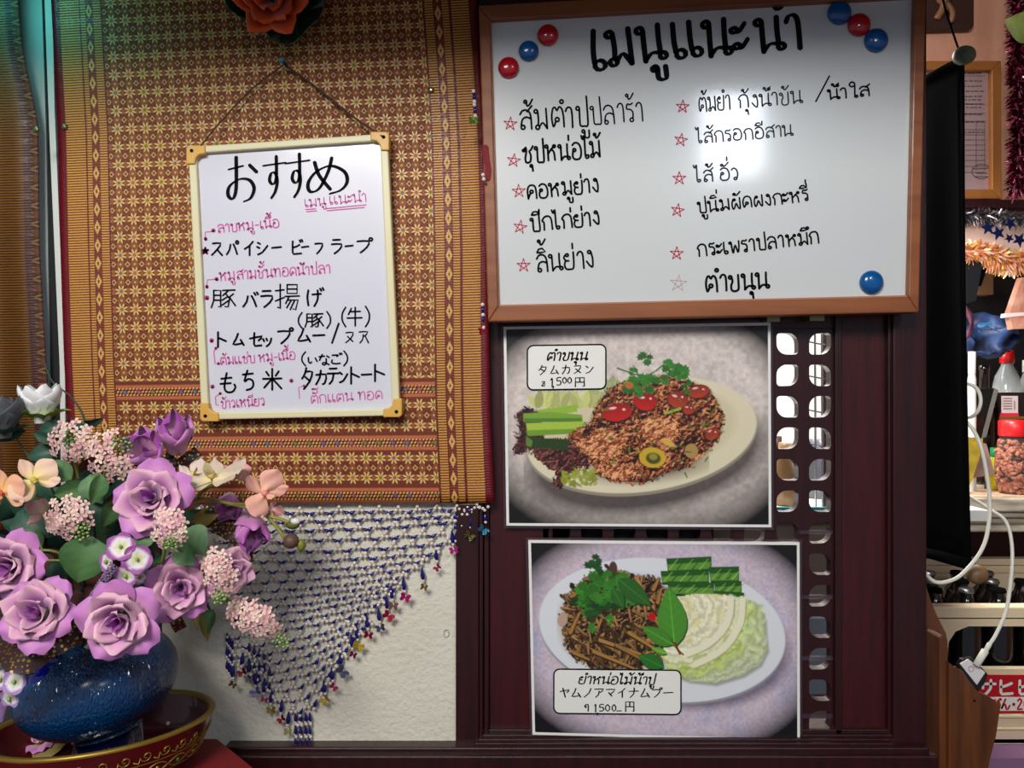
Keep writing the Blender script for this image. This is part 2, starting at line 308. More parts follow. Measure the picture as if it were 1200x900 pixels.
KN = {   # kana and kanji in a 1 x 1 box
'お': [[(.08, .72), (.5, .8)], [(.3, 1), (.3, .3), (.2, .06), (.06, .14), (.1, .34), (.4, .5), (.7, .48), (.84, .3), (.74, .08), (.54, .0)], [(.7, .82), (.92, .66)]],
'す': [[(.02, .76), (.95, .84)], [(.56, 1), (.56, .45), (.42, .3), (.28, .4), (.36, .58), (.54, .56), (.6, .35), (.52, .12), (.36, -.04)]],
'め': [[(.2, .86), (.3, .5), (.55, .12)], [(.58, .98), (.5, .6), (.3, .14), (.1, .06), (.06, .3), (.24, .6), (.56, .76), (.86, .6), (.92, .32), (.78, .1), (.54, 0)]],
'ス': [[(.14, .86), (.76, .88), (.55, .5), (.08, .06)], [(.5, .44), (.9, .04)]],
'ハ': [[(.34, .78), (.26, .4), (.04, .08)], [(.58, .84), (.76, .5), (.94, .08)]],
'イ': [[(.76, .96), (.48, .66), (.1, .44)], [(.5, .64), (.5, 0)]],
'シ': [[(.12, .86), (.34, .76)], [(.06, .58), (.28, .48)], [(.14, .04), (.5, .2), (.9, .66)]],
'ー': [[(.04, .48), (.96, .54)]],
'ヒ': [[(.2, .92), (.2, .12), (.4, .04), (.88, .08)], [(.84, .74), (.5, .58), (.2, .5)]],
'フ': [[(.1, .84), (.88, .86), (.74, .42), (.3, .02)]],
'ラ': [[(.2, .94), (.78, .96)], [(.1, .64), (.88, .66), (.74, .3), (.32, .0)]],
'バ': [[(.34, .78), (.26, .4), (.04, .08)], [(.56, .8), (.72, .5), (.86, .1)], [(.72, 1), (.82, .84)], [(.88, 1.04), (.98, .88)]],
'パ': [[(.34, .78), (.26, .4), (.04, .08)], [(.56, .8), (.72, .5), (.86, .1)], o_(.86, .92, .1)],
'ビ': [[(.2, .92), (.2, .12), (.4, .04), (.88, .08)], [(.74, .68), (.5, .55), (.2, .48)], [(.72, 1), (.82, .84)], [(.88, 1.04), (.98, .88)]],
'プ': [[(.08, .8), (.8, .82), (.68, .4), (.28, .02)], o_(.92, .94, .1)],
'ト': [[(.34, 1), (.34, 0)], [(.36, .62), (.84, .4)]],
'ム': [[(.46, .94), (.3, .5), (.08, .1), (.5, .12), (.84, .2)], [(.66, .46), (.92, .02)]],
'セ': [[(.04, .54), (.9, .7), (.64, .4)], [(.36, .94), (.34, .14), (.5, .04), (.86, .08)]],
'ッ': [[(.1, .56), (.2, .36)], [(.38, .6), (.48, .42)], [(.84, .6), (.72, .24), (.4, 0)]],
'ヌ': [[(.12, .86), (.82, .88), (.6, .4), (.1, .04)], [(.26, .56), (.8, .12)]],
'ア': [[(.06, .86), (.92, .88), (.6, .52)], [(.48, .66), (.42, .3), (.14, .0)]],
'タ': [[(.4, 1), (.28, .7), (.06, .46)], [(.34, .8), (.86, .8), (.66, .34), (.2, -.04)], [(.3, .56), (.66, .36)]],
'カ': [[(.08, .68), (.86, .72), (.78, .14), (.6, .06)], [(.46, 1), (.38, .5), (.08, .02)]],
'テ': [[(.2, .94), (.78, .96)], [(.04, .64), (.94, .66)], [(.52, .64), (.44, .24), (.2, 0)]],
'ン': [[(.1, .84), (.36, .68)], [(.1, .06), (.5, .2), (.92, .72)]],
'ノ': [[(.8, .94), (.6, .44), (.14, .02)]],
'ヤ': [[(.04, .6), (.92, .8), (.7, .5)], [(.3, .96), (.44, .4), (.54, 0)]],
'マ': [[(.06, .82), (.92, .84), (.5, .36)], [(.3, .5), (.6, .14)]],
'ナ': [[(.04, .64), (.96, .68)], [(.54, 1), (.5, .4), (.16, 0)]],
'も': [[(.44, 1), (.32, .3), (.44, .04), (.74, .04), (.9, .26), (.84, .42)], [(.14, .7), (.7, .76)], [(.1, .44), (.66, .48)]],
'ち': [[(.08, .78), (.84, .84)], [(.44, 1), (.22, .44), (.5, .56), (.8, .48), (.86, .24), (.68, .06), (.36, .0)]],
'い': [[(.1, .82), (.14, .3), (.28, .14), (.4, .3)], [(.72, .76), (.9, .34)]],
'な': [[(.06, .76), (.52, .82)], [(.34, .98), (.1, .44)], [(.7, .84), (.92, .7)], [(.66, .6), (.66, .18), (.5, .02), (.34, .12), (.5, .24), (.92, .04)]],
'ご': [[(.16, .82), (.66, .84), (.54, .72)], [(.16, .4), (.14, .14), (.46, .06), (.84, .1)], [(.76, 1), (.84, .86)], [(.9, 1.02), (.98, .9)]],
'げ': [[(.12, .9), (.06, .5), (.12, .04)], [(.34, .66), (.86, .7)], [(.66, .9), (.66, .4), (.46, .0)], [(.8, 1), (.88, .86)], [(.94, 1.04), (1.02, .9)]],
'び': [[(.06, .84), (.36, .86), (.14, .4), (.3, .04), (.56, .1), (.64, .86), (.9, .44)], [(.8, 1), (.88, .86)], [(.94, 1.04), (1.02, .9)]],
'ん': [[(.5, .98), (.04, .02), (.34, .46), (.5, .36), (.56, .04), (.74, .02), (.94, .36)]],
'サ': [[(.02, .7), (.98, .7)], [(.28, .96), (.28, .4)], [(.72, .96), (.7, .4), (.4, .0)]],
'・': [circ(.5, .5, .1, 8)], 
'豚': [[(.12, .94), (.12, .4), (.02, .02)], [(.12, .94), (.4, .94), (.4, .04), (.32, .08)], [(.14, .68), (.4, .68)], [(.14, .42), (.4, .42)],
       [(.48, .94), (.98, .96)], [(.72, .94), (.48, .66)], [(.6, .78), (.76, .5), (.7, .06), (.58, .08)], [(.7, .62), (.46, .42)], [(.74, .42), (.46, .16)], [(.92, .76), (.76, .6)], [(.74, .6), (1, .12)]],
'揚': [[(.02, .74), (.38, .78)], [(.22, 1), (.22, .04), (.12, .1)], [(.02, .34), (.38, .48)], [(.5, .98), (.5, .64), (.9, .64), (.9, .98), (.5, .98)], [(.5, .81), (.9, .81)],
       [(.42, .52), (1, .54)], [(.58, .52), (.44, .24)], [(.54, .38), (.94, .38), (.84, .0), (.74, .04)], [(.66, .36), (.48, .08)], [(.8, .36), (.62, .0)]],
'牛': [[(.3, .94), (.12, .6)], [(.24, .76), (.86, .78)], [(.04, .42), (.96, .44)], [(.54, 1), (.54, 0)]],
'米': [[(.04, .52), (.96, .54)], [(.5, 1), (.5, 0)], [(.2, .86), (.34, .66)], [(.82, .88), (.66, .66)], [(.46, .5), (.1, .1)], [(.54, .5), (.96, .06)]],
'円': [[(.1, 0), (.1, .94), (.9, .94), (.9, .04), (.78, .02)], [(.5, .92), (.5, .5)], [(.12, .48), (.9, .48)]],
'(': [[(.7, 1.05), (.4, .7), (.4, .3), (.7, -.05)]], ')': [[(.3, 1.05), (.6, .7), (.6, .3), (.3, -.05)]],
'1': [[(.3, .8), (.52, 1), (.5, 0)]], '5': [[(.8, 1), (.3, .98), (.24, .56), (.6, .6), (.8, .34), (.6, .04), (.2, .06)]],
'0': [[(.5, 1), (.2, .7), (.2, .3), (.5, 0), (.8, .3), (.8, .7), (.5, 1)]], '2': [[(.2, .8), (.5, 1), (.76, .76), (.5, .4), (.2, 0), (.84, .02)]],
',': [[(.4, .12), (.3, -.16)]], 'ๆ': [[(.3, .5), (.44, .6), (.3, .74), (.16, .6), (.3, .9), (.6, .98), (.78, .8), (.74, 0)]],
'฿': [[(.2, .8), (.5, .95), (.72, .8), (.4, .5), (.8, .45)], [(.3, .3), (.15, .1), (.75, .12)]], '-': [[(.1, .2), (.9, .22)]],
'?': [[(.2, .8), (.5, 1), (.8, .8), (.5, .4)]],
}
def curve_it(st): return catmull(st, 4) if len(st) > 2 else list(st)
SHARP = set('スハイシヒフラバパビプトムセヌアタカテンノヤマナ豚揚牛米円サ')
def thai(text, x0, y0, x1, y1, h, slant=0.0, jit=0.03, seed=1):
    rr = random.Random(seed); adv = 0; out = []; prev_up = False
    for ch in text:
        a, sts = TH[ch]; lift = 0.42 if (ch in TONE and prev_up) else 0
        jx, jy = rr.uniform(-jit, jit), rr.uniform(-jit, jit)
        for st in sts:
            s = curve_it(st) if st[0] != st[-1] and math.hypot(st[0][0]-st[-1][0], st[0][1]-st[-1][1]) > 1e-6 else st
            out.append([(adv+px_+jx, py_+jy+lift) for px_, py_ in s])
        prev_up = ch in UP; adv += a
    sc = math.hypot(x1-x0, y1-y0)/adv; dx, dy = (x1-x0)/math.hypot(x1-x0, y1-y0), (y1-y0)/math.hypot(x1-x0, y1-y0)
    return [[(x0+dx*(a*sc+slant*b*h)+dy*b*h*1.0, y0+dy*a*sc-dx*b*h) for a, b in s] for s in out]
def kana(ch, x0, y0, x1, y1, slant=0.0):
    """one character filling the photo box x0..x1, y0 (top)..y1 (bottom)"""
    out = []
    for st in KN[ch]:
        s = st if (ch in SHARP or len(st) == 2 or math.hypot(st[0][0]-st[-1][0], st[0][1]-st[-1][1]) < 1e-6) else catmull(st, 4)
        if ch in SHARP and len(st) > 2 and ch not in '円豚揚': s = catmull(st, 2)
        out.append([(x0+(a+slant*b)*(x1-x0), y1-b*(y1-y0)) for a, b in s])
    return out
def kanarow(text, x0, yb0, x1, yb1, cw, ch_h):
    out = []; n = len(text)
    for i, c_ in enumerate(text):
        t = i/max(1, n-1); x = x0+(x1-cw-x0)*t; yb = yb0+(yb1-yb0)*t
        out += kana(c_, x, yb-ch_h, x+cw, yb)
    return out
def star(cx, cy, r, a0=90):
    p = [(cx+r*math.cos(R(a0+144*i)), cy-r*math.sin(R(a0+144*i))) for i in range(6)]
    return [[p[i], p[i+1]] for i in range(5)]
def write(strokes, width, m, parent, Y, name='handwriting', chisel=0.0, label=None):
    return obj(name, on(ribbon2(strokes, width, chisel), Y), m, parent, label=label)

# ---------------------------------------------------------------- node expressions for woven patterns
class E:
    nt = None
    def __init__(s, v): s.v = v
    @staticmethod
    def op(kind, *a):
        n = E.nt.nodes.new('ShaderNodeMath'); n.operation = kind
        for i, x in enumerate(a):
            x = x.v if isinstance(x, E) else x
            if isinstance(x, (int, float)): n.inputs[i].default_value = x
            else: E.nt.links.new(x, n.inputs[i])
        return E(n.outputs[0])
    def __add__(s, o): return E.op('ADD', s, o)
    def __radd__(s, o): return E.op('ADD', o, s)
    def __sub__(s, o): return E.op('SUBTRACT', s, o)
    def __rsub__(s, o): return E.op('SUBTRACT', o, s)
    def __mul__(s, o): return E.op('MULTIPLY', s, o)
    def __rmul__(s, o): return E.op('MULTIPLY', o, s)
    def __truediv__(s, o): return E.op('DIVIDE', s, o)
def eabs(a): return E.op('ABSOLUTE', a)
def emod(a, b): return E.op('FLOORED_MODULO', a, b)
def emin(a, b): return E.op('MINIMUM', a, b)
def emax(a, b): return E.op('MAXIMUM', a, b)
def clamp(a): return emin(emax(a, 0.0), 1.0)
def inside(d, k=1.0): return clamp(d*k+0.5)                 # d>0 inside, soft edge
def band(x, c, hw, k=1.0): return inside(hw-eabs(x-c), k)
def emix(f, ca, cb):
    n = E.nt.nodes.new('ShaderNodeMix'); n.data_type = 'RGBA'; E.nt.links.new(f.v, n.inputs[0])
    for i, c_ in ((6, ca), (7, cb)):
        if isinstance(c_, tuple): n.inputs[i].default_value = (*c_, 1)
        else: E.nt.links.new(c_, n.inputs[i])
    return n.outputs[2]
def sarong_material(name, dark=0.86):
    m = bpy.data.materials.new(name); m.use_nodes = True; E.nt = nt = m.node_tree
    b = nt.nodes['Principled BSDF']
    uv = nt.nodes.new('ShaderNodeUVMap'); uv.uv_map = 'cloth'; sp = nt.nodes.new('ShaderNodeSeparateXYZ'); nt.links.new(uv.outputs[0], sp.inputs[0])
    U, V = E(sp.outputs[0]), E(sp.outputs[1])
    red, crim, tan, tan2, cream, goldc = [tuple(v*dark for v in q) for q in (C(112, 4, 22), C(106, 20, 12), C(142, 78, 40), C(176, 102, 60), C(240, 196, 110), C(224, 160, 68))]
    low = inside(V-447, 1.0)
    x = emod(U-62, 16.7)-8.35                                   # flower columns
    yu = emod(V-447+10.6, 21.2)-10.6
    yl = emin(emin(eabs(V-477.5), eabs(V-501)), emin(eabs(V-538), eabs(V-560.5)))
    y = yu*(1-low)+yl*low
    r = E.op('SQRT', x*x+y*y); a = E.op('ARCTAN2', y, x)
    da = eabs(emod(a, math.pi/4)-math.pi/8)
    pr, pt = (r-4.6)/2.9, (r*da)/1.12
    petals = inside(1-(pr*pr+pt*pt), 1.3)
    dot = inside(1.5-r, 1.2)
    xh = emod(U-62+8.35, 16.7)-8.35                             # half-way columns
    yh_u = 10.6-eabs(yu); yh_l = emin(eabs(V-489.3), eabs(V-549.3)); yh = yh_u*(1-low)+yh_l*low
    d1 = eabs(xh)+eabs(yh)*0.9                                   # lozenge at the half-way column
    lo_d = inside(5.6-d1); lo_in = inside(1.0-eabs(d1-2.6), 1.5); d0 = eabs(x)+eabs(yh)*0.9
    lo2 = inside(1.1-eabs(d0-3.9), 1.4); lo2c = inside(1.6-d0, 1.2)
    blob = inside(1-((xh/2.2)*(xh/2.2)+(y/3.4)*(y/3.4)), 1.5)
    halo = inside(8.3-r, 0.8)
    bg = emix(low*0.72, tan, crim)
    c_ = emix(halo*(1-low)*0.78, bg, crim)
    c_ = emix(blob*0.7, c_, tan2)
    c_ = emix(lo_d*0.95, c_, crim); c_ = emix(lo_in*0.65, c_, cream)
    c_ = emix(lo2*0.6, c_, tan2); c_ = emix(lo2c*0.8, c_, cream)
    # colour of the tiny centres changes from column to column
    col = emod(E.op('FLOOR', (U-62)/16.7), 5.0)
    cc = emix(inside(col-0.5, 4), C(90, 110, 150), C(180, 90, 110)); cc = emix(inside(col-1.5, 4), cc, C(110, 130, 60)); cc = emix(inside(col-3.5, 4), cc, C(110, 90, 150))
    c_ = emix(petals, c_, cream); c_ = emix(dot, c_, cc)
    zz = eabs(emod(U+V*0.5, 4.2)-2.1)+eabs(emod(V, 3.6)-1.8)       # bead bands low on the cloth
    bead = inside(1.5-zz, 1.2); bb = band(V, 459.5, 5)+band(V, 520.5, 5)+band(V, 581, 5); bb = clamp(bb)
    bandc = emix(bead, crim, cream)
    xb = eabs(x)+emin(emin(eabs(V-459.5), eabs(V-520.5)), eabs(V-581))
    bandc = emix(inside(3.8-xb), bandc, crim); bandc = emix(inside(2.6-xb), bandc, cc)
    c_ = emix(bb, c_, bandc)
    ln = clamp(band(V, 453, 1.8)+band(V, 466.3, 1.8)+band(V, 514, 1.8)+band(V, 527, 1.8)+band(V, 574, 1.8)+band(V, 588, 1.8))
    c_ = emix(ln*0.85, c_, C(198, 108, 66))
    # side borders: weft bars, chain motif, plain red hem
    s = emod(V+(U*0.02), 3.05)/3.05
    bars = inside((0.29-eabs(s-0.5))*3.0, 1.6)
    barc = emix(bars, tuple(v*dark for v in C(100, 26, 16)), goldc)
    mo = inside(1.2-eabs(eabs(emod(V, 21.2)-10.6)*0.45+eabs(eabs(U-44)-0.0)-2.6), 1.2)+inside(1.4-eabs(eabs(emod(V, 21.2)-10.6)*0.45+eabs(U-458)-2.6), 1.2)
    moc = emix(clamp(mo)*0.9, C(120, 44, 24), C(222, 176, 96))
    edge = clamp(inside(60-U)+inside(U-440))
    isbar = clamp(band(U, 21, 11.5)+band(U, 37, 2.8)+band(U, 53.5, 4.5)+band(U, 447.5, 5)+band(U, 467, 4)+band(U, 484.5, 10.5))
    ismo = clamp(band(U, 44.5, 4)+band(U, 458, 4))
    ec = emix(isbar, crim, barc); ec = emix(ismo, ec, moc)
    hem = clamp(inside(9.0-U)+inside(U-495.5)); ec = emix(hem, ec, red)
    c_ = emix(edge, c_, ec)
    # slight dirt / thread variation
    nz = nt.nodes.new('ShaderNodeTexNoise'); nz.inputs['Scale'].default_value = 0.35; nt.links.new(uv.outputs[0], nz.inputs['Vector'])
    c_ = emix(clamp((E(nz.outputs['Fac'])-0.5)*1.2), c_, C(60, 20, 12))
    nt.links.new(c_, b.inputs['Base Color'])
    goldmask = clamp(petals+bars*edge)
    rg = 0.62-goldmask*0.22
    nt.links.new(rg.v, b.inputs['Roughness']); b.inputs['Specular IOR Level'].default_value = 0.4
    bp = nt.nodes.new('ShaderNodeBump'); bp.inputs['Strength'].default_value = 0.35; bp.inputs['Distance'].default_value = 0.0006
    nt.links.new(goldmask.v, bp.inputs['Height']); nt.links.new(bp.outputs[0], b.inputs['Normal'])
    return m
def interp(tab, y):
    if y <= tab[0][0]: return tab[0][1]
    for (a, va), (b, vb) in zip(tab, tab[1:]):
        if y <= b: return va+(vb-va)*(y-a)/(b-a)
    return tab[-1][1]
def cloth(name, left, right, top, bottom, U0, U1, m, parent, nu, nv, Yf, tilt=0.0, wave=lambda u, v: 0.0):
    V, Fc, UVs = [], [], []
    for j in range(nv+1):
        for i in range(nu+1):
            u = i/nu; v = j/nv; yy = top+(bottom-top)*v
            px = interp(left, yy)*(1-u)+interp(right, yy)*u
            py = yy-tilt*(u-0.2)*500*(1-yy/590)
            V.append(tuple(P(px, py, Yf+wave(u, v)))); UVs.append((U0+(U1-U0)*u, yy))
    for j in range(nv):
        for i in range(nu):
            a = j*(nu+1)+i; Fc.append((a, a+nu+1, a+nu+2, a+1))
    o = obj(name, (V, Fc), m, parent, smooth=True)
    ul = o.data.uv_layers.new(name='cloth')
    for lp in o.data.loops: ul.data[lp.index].uv = UVs[lp.vertex_index]
    s = o.modifiers.new('thickness', 'SOLIDIFY'); s.thickness = 0.0012; s.offset = -1
    return o
# ================================================================= SETTING
# white embossed wallpaper panel under the cloth
o = struct(obj('wall_left', prism([(190, 520), (536, 520), (539, 886), (190, 890)], 0.004, 0.03), M['stucco']))
# wall strip far left: grey column, dark gaps
struct(obj('wall_back', prism([(-500, -300), (700, -300), (700, 600), (190, 1400), (-500, 1400)], 0.034, 0.08), mat('dark_plaster', C(58, 56, 54), 0.8)))
trim = thing('trim_1', None, None, P(52, 500, 0.01)); del trim['label']; del trim['category']; struct(trim)
obj('column_face', prism([(18, -60), (47, -60), (54, 160), (60, 560), (60, 1000), (38, 1000), (24, 400)], 0.0, 0.03), M['greyw'], trim)
obj('white_edge_strip', prism([(50, -60), (60, -60), (64, 130), (76, 420), (80, 1000), (76, 1000), (70, 430), (58, 160)], -0.004, 0.03), M['white'], trim)
obj('dark_joint', prism([(46, -60), (51, -60), (59, 160), (71, 430), (77, 1000), (60, 1000), (58, 400), (52, 160)], 0.002, 0.03), M['darkw'], trim)

# unseen board added above the wall to shade its top from the ceiling light
struct(obj('added_shade_board', box(-1.3, .62, -.49, .03, 1.945, 1.98), M['mahog']))
# carved mahogany partition
part = thing('wall_partition', None, None, P(800, 890, 0.03)); del part['label']; del part['category']; struct(part)
for nm, x0, y0, x1, y1, Yf, Yb, mm in [
    ('left_post', 534, 590, 561, 884, -0.004, 0.045, 'mahog'), ('post_moulding', 561, 370, 566, 866, 0.0, 0.04, 'mahog'),
    ('post_moulding', 567, 370, 573, 862, 0.004, 0.04, 'mahog'), ('flat_panel', 573, 300, 648, 856, 0.012, 0.03, 'mahog2'),
    ('flat_panel', 976, 300, 1042, 860, 0.012, 0.03, 'mahog2'), ('post_moulding', 1041, 340, 1047, 866, 0.004, 0.04, 'mahog'),
    ('right_post', 1047, -30, 1084, 884, -0.002, 0.05, 'mahog'), ('right_post_fillet', 1079, -30, 1086, 884, 0.002, 0.052, 'mahog'),
    ('top_rail', 560, -40, 1047, 10, 0.004, 0.045, 'mahog')]:
    obj(nm, pbox(x0, y0, x1, y1, Yf, Yb), M[mm], part, bevel=0.0012)
for y0, y1, Yf in [(855, 862, 0.006), (861, 867, 0.001), (866, 872, -0.005), (871, 878, -0.011)]:
    obj('base_moulding', pbox(560 if Yf > -0.008 else 556, y0, 1048, y1, Yf, 0.04), M['mahog'], part, bevel=0.001)
obj('base_beam', pbox(262, 886, 1100, 930, -0.02, 0.05), M['mahog'], part, bevel=0.002)
obj('base_beam_lip', pbox(262, 876, 1090, 887, -0.014, 0.05), M['mahog'], part, bevel=0.002)

# lattice: pierced board, one leaf-shaped hole per cell
def lattice_cell(cx, cy, w_, h_, hw, hh, flip, Yf=0.012, Yb=0.026):
    rb, rs = 0.98, 0.34; hole = []
    corners = [(1, 1), (-1, 1), (-1, -1), (1, -1)]
    for k, (sx, sy) in enumerate(corners):
        big = (sx*sy > 0) == flip; rr = (rb if big else rs)*min(hw, hh)
        ox, oy = sx*(hw-rr), sy*(hh-rr); a0 = 90*k
        for q in range(7):
            a = R(a0+90*q/6); hole.append((cx+ox+rr*math.cos(a), cy+oy+rr*math.sin(a)))
    n = len(hole); outer = []
    for (x, y) in hole:
        dx, dy = x-cx, y-cy; t = min(w_/abs(dx) if dx else 9e9, h_/abs(dy) if dy else 9e9); outer.append([cx+dx*t, cy+dy*t])
    for sx, sy in corners:                                      # snap one point to each outer corner
        k = min(range(n), key=lambda i: (outer[i][0]-cx-sx*w_)**2+(outer[i][1]-cy-sy*h_)**2); outer[k] = [cx+sx*w_, cy+sy*h_]
    V = []; Fc = []
    for x, y in hole: V.append(tuple(P(x, y, Yf)))
    for x, y in outer: V.append(tuple(P(x, y, Yf)))
    for x, y in hole: p = P(x, y, Yf); V.append((p.x, Yb, p.z))
    for x, y in outer: p = P(x, y, Yf); V.append((p.x, Yb, p.z))
    for i in range(n):
        j = (i+1) % n
        Fc += [(i, j, n+j, n+i), (2*n+j, 2*n+i, 3*n+i, 3*n+j), (j, i, 2*n+i, 2*n+j), (n+i, n+j, 3*n+j, 3*n+i)]
    return V, Fc
cells = []
rows = [402.9+36.9*i for i in range(13)]
for i, cy in enumerate(rows):
    for j, cx in enumerate([961-38.2*k for k in range(9)]):
        cells.append(lattice_cell(cx, cy, 19.1, 18.45, 12.7, 12.6, (i+j) % 2 == 0))
obj('pierced_lattice', join(*cells), M['mahog'], part)
obj('flat_panel', pbox(640, 300, 980, 385, 0.012, 0.03), M['mahog2'], part)
obj('lattice_edge', pbox(979, 340, 987, 860, 0.006, 0.03), M['mahog'], part, bevel=0.001)
obj('lattice_edge', pbox(897, 340, 905, 640, 0.008, 0.012), M['mahog'], part)
for yy in (622, 698, 770, 838):
    obj('clear_film_strip', pbox(937, yy, 976, yy+4, 0.006, 0.0115), M['lam'], part)
obj('plywood_backing', pbox(560, 300, 836, 860, 0.034, 0.042), mat('dark_backing', C(24, 34, 28), 0.7), part)

# ================================================================= SARONG
sm = sarong_material('woven_gold_red_sarong')
Lt = [(-60, 57), (0, 60), (60, 63), (150, 68), (300, 71), (420, 75), (590, 84)]
Rt = [(-60, 553), (0, 557), (100, 565), (180, 570), (300, 573), (375, 573), (480, 574), (590, 579)]
sar = thing('sarong_wall_cloth', 'gold and red woven sarong with star flower rows hung behind the small menu board', 'cloth', P(330, 590, -0.012))
wv = lambda u, v: -0.0012*math.sin(u*22+v*2)*(0.3+v)-0.002*math.exp(-((u-0.93)/0.05)**2)*math.sin(v*5)
cloth('woven_cloth', Lt, Rt, -60, 589, 0, 505, sm, sar, 90, 60, -0.010, 0.048, wv)
obj('rolled_red_hem', on(ribbon2([catmull([(569, 172), (570, 185), (572, 198), (571, 209)], 5)], 7), -0.0395), mat('crimson_hem', C(120, 4, 22), 0.7), sar)
cur = thing('side_curtain', 'shade-darkened gold striped curtain cloth at the far left edge beside the teal column', 'cloth', P(10, 590, -0.05))
cloth('woven_cloth', [(-60, -260), (700, -260)], [(-60, 18), (0, 20), (60, 25), (150, 44), (300, 46), (540, 60), (700, 64)], -60, 620, -10, 62, sarong_material('shade_toned_striped_cloth', 0.30), cur, 60, 50, -0.03, 0.02,  # same weave as the sarong, its shade put into darker colours
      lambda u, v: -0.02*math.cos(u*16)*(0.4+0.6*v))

def stud(px, py, label, Y=-0.014):
    t = thing('brass_stud', label, 'stud', P(px, py, Y)); s = S(Y); c = P(px, py, Y)
    obj('domed_head', xf(lathe([(1e-4, 0), (2.5*s, -0.7*s), (3.9*s, -2.2*s), (4.2*s, -3.2*s), (3.6*s, -4*s)][::-1], seg=16), Matrix.Translation(c) @ Matrix.Rotation(R(90), 4, 'X')), M['brass'], t, smooth=True)
    obj('shank', tube([c, (c.x, c.y+0.012, c.z)], 1.2*s), M['brass'], t)
stud(74, 148, 'brass stud on the red left hem of the big sarong')
stud(505, 105, 'brass stud pinned in the sarong near its striped right border')
stud(41, 151, 'dim brass stud on the curtain at the far left', -0.052)

# push pin and string that carry the small board
pin = thing('push_pin', 'small teal push pin holding the brown hanging string', 'pin', P(333, 74, -0.014))
s_ = S(-0.02); c = P(331, 72, -0.026)
obj('pin_head', ball(P(330, 71, -0.03), 3.2*s_, 12, 8), mat('teal_plastic', C(20, 130, 150), 0.3), pin, smooth=True)
obj('pin_grip', tube([P(330, 71, -0.03), P(336, 77, -0.014)], 2.2*s_, 10), mat('dark_teal_plastic', C(10, 60, 100), 0.3), pin)
st = obj('hanging_string', join(tube([P(235, 171, -0.03), P(268, 132, -0.02), P(300, 100, -0.017), P(332, 76, -0.018)], 0.0009, 6, 3),
                               tube([P(334, 76, -0.018), P(370, 102, -0.017), P(410, 134, -0.02), P(448, 160, -0.03)], 0.0013, 6, 3)), M['string'])
tag(st, 'brown string looped over the teal pin and tied to the small board', 'string')

# ================================================================= SMALL WHITEBOARD
sb = thing('small_whiteboard', 'small whiteboard with yellow corners, Japanese and Thai pen lettering, hanging on string', 'whiteboard', P(345, 490, -0.02))
BQ = [(220, 172), (454, 156), (469, 487), (236, 492)]       # outer corners
def lerp2(a, b, t): return (a[0]+(b[0]-a[0])*t, a[1]+(b[1]-a[1])*t)
def quad_in(Q, mx, my):
    def pt(u, v): return lerp2(lerp2(Q[0], Q[1], u), lerp2(Q[3], Q[2], u), v)
    W_ = math.hypot(Q[1][0]-Q[0][0], Q[1][1]-Q[0][1]); H_ = math.hypot(Q[3][0]-Q[0][0], Q[3][1]-Q[0][1])
    a, b = mx/W_, my/H_
    return [pt(a, b), pt(1-a, b), pt(1-a, 1-b), pt(a, 1-b)]
def frame(Q, mx, my, Yf, Yb, m, parent, name, bev=0.001):
    I_ = quad_in(Q, mx, my)
    for i in range(4):
        j = (i+1) % 4; o = obj(name, prism([Q[i], Q[j], I_[j], I_[i]], Yf, Yb), m, parent, bevel=bev)
    return I_
obj('writing_surface', prism(quad_in(BQ, 5, 5), -0.022, -0.016), M['board2'], sb)
frame(BQ, 9, 8, -0.028, -0.015, M['cream'], sb, 'frame_rail', 0.0015)
def corner(cx, cy, sx, sy):
    a = 22; b = 11
    pts = [(0, 3), (3, 0), (a, 0), (a, b-1), (b+4, b), (b, b+4), (b-1, a), (0, a)]
    o = obj('corner_cap', prism([(cx+sx*x, cy+sy*y) for x, y in pts], -0.0305, -0.014), M['corner'], sb, bevel=0.0012)
    obj('corner_hole', on(ribbon2([circ(cx+sx*6.5, cy+sy*6.5, 1.2, 8)], 2.0), -0.0309), M['ink'], sb)
corner(218, 170, 1, 1); corner(456, 154, -1, 1); corner(471, 489, -1, -1); corner(234, 494, 1, -1)
YB = -0.0224
def w2(strokes, width, m='ink', **k): return write(strokes, width, M[m], sb, YB, **k)
w2(kana('お', 265, 184, 304, 236), 4.2, chisel=0.55); w2(kana('す', 308, 183, 336, 230), 3.8, chisel=0.6)
w2(kana('す', 334, 180, 364, 229), 3.8, chisel=0.6); w2(kana('め', 358, 184, 411, 227), 4.2, chisel=0.5)
w2(thai('เมนู', 357, 243, 383, 240, 9)+thai('แนะนำ', 386, 240, 431, 236, 10)+[[(358, 245.5), (370, 244.6)], [(359, 248), (371, 247)], [(382, 244.5), (429, 240)], [(383, 247), (427, 243)]], 1.2, 'inkp')
w2(thai('ลาบหมู-เนื้อ', 255, 273, 328, 266, 9.5, seed=3), 1.5, 'inkp')
w2([[(249, 271), (240.5, 272), (240, 281)]], 1.2, 'inkp'); w2([circ(250, 270, 1, 8), circ(241, 280, .8, 8)], 3, 'inkd')
w2(star(240.5, 294, 4)+star(240.5, 294, 2), 2.2, 'inkd', name='drawn_star')
xs = [247, 265, 285, 300, 318, 340, 353, 368, 387, 404, 417]
for i, (c_, x) in enumerate(zip('スパイシービーフラープ', xs)):
    wd = {3: 15, 4: 12, 6: 9, 7: 11, 9: 10, 10: 19}.get(i, 15); yb = 300-i*0.35; hh = 17 if c_ not in 'フ' else 14
    w2(kana(c_, x, yb-hh, x+wd, yb), 2.3)
w2(thai('หมูสามชั้นทอดน้ำปลา', 257, 329, 388, 320, 10, seed=4), 1.5, 'inkp')
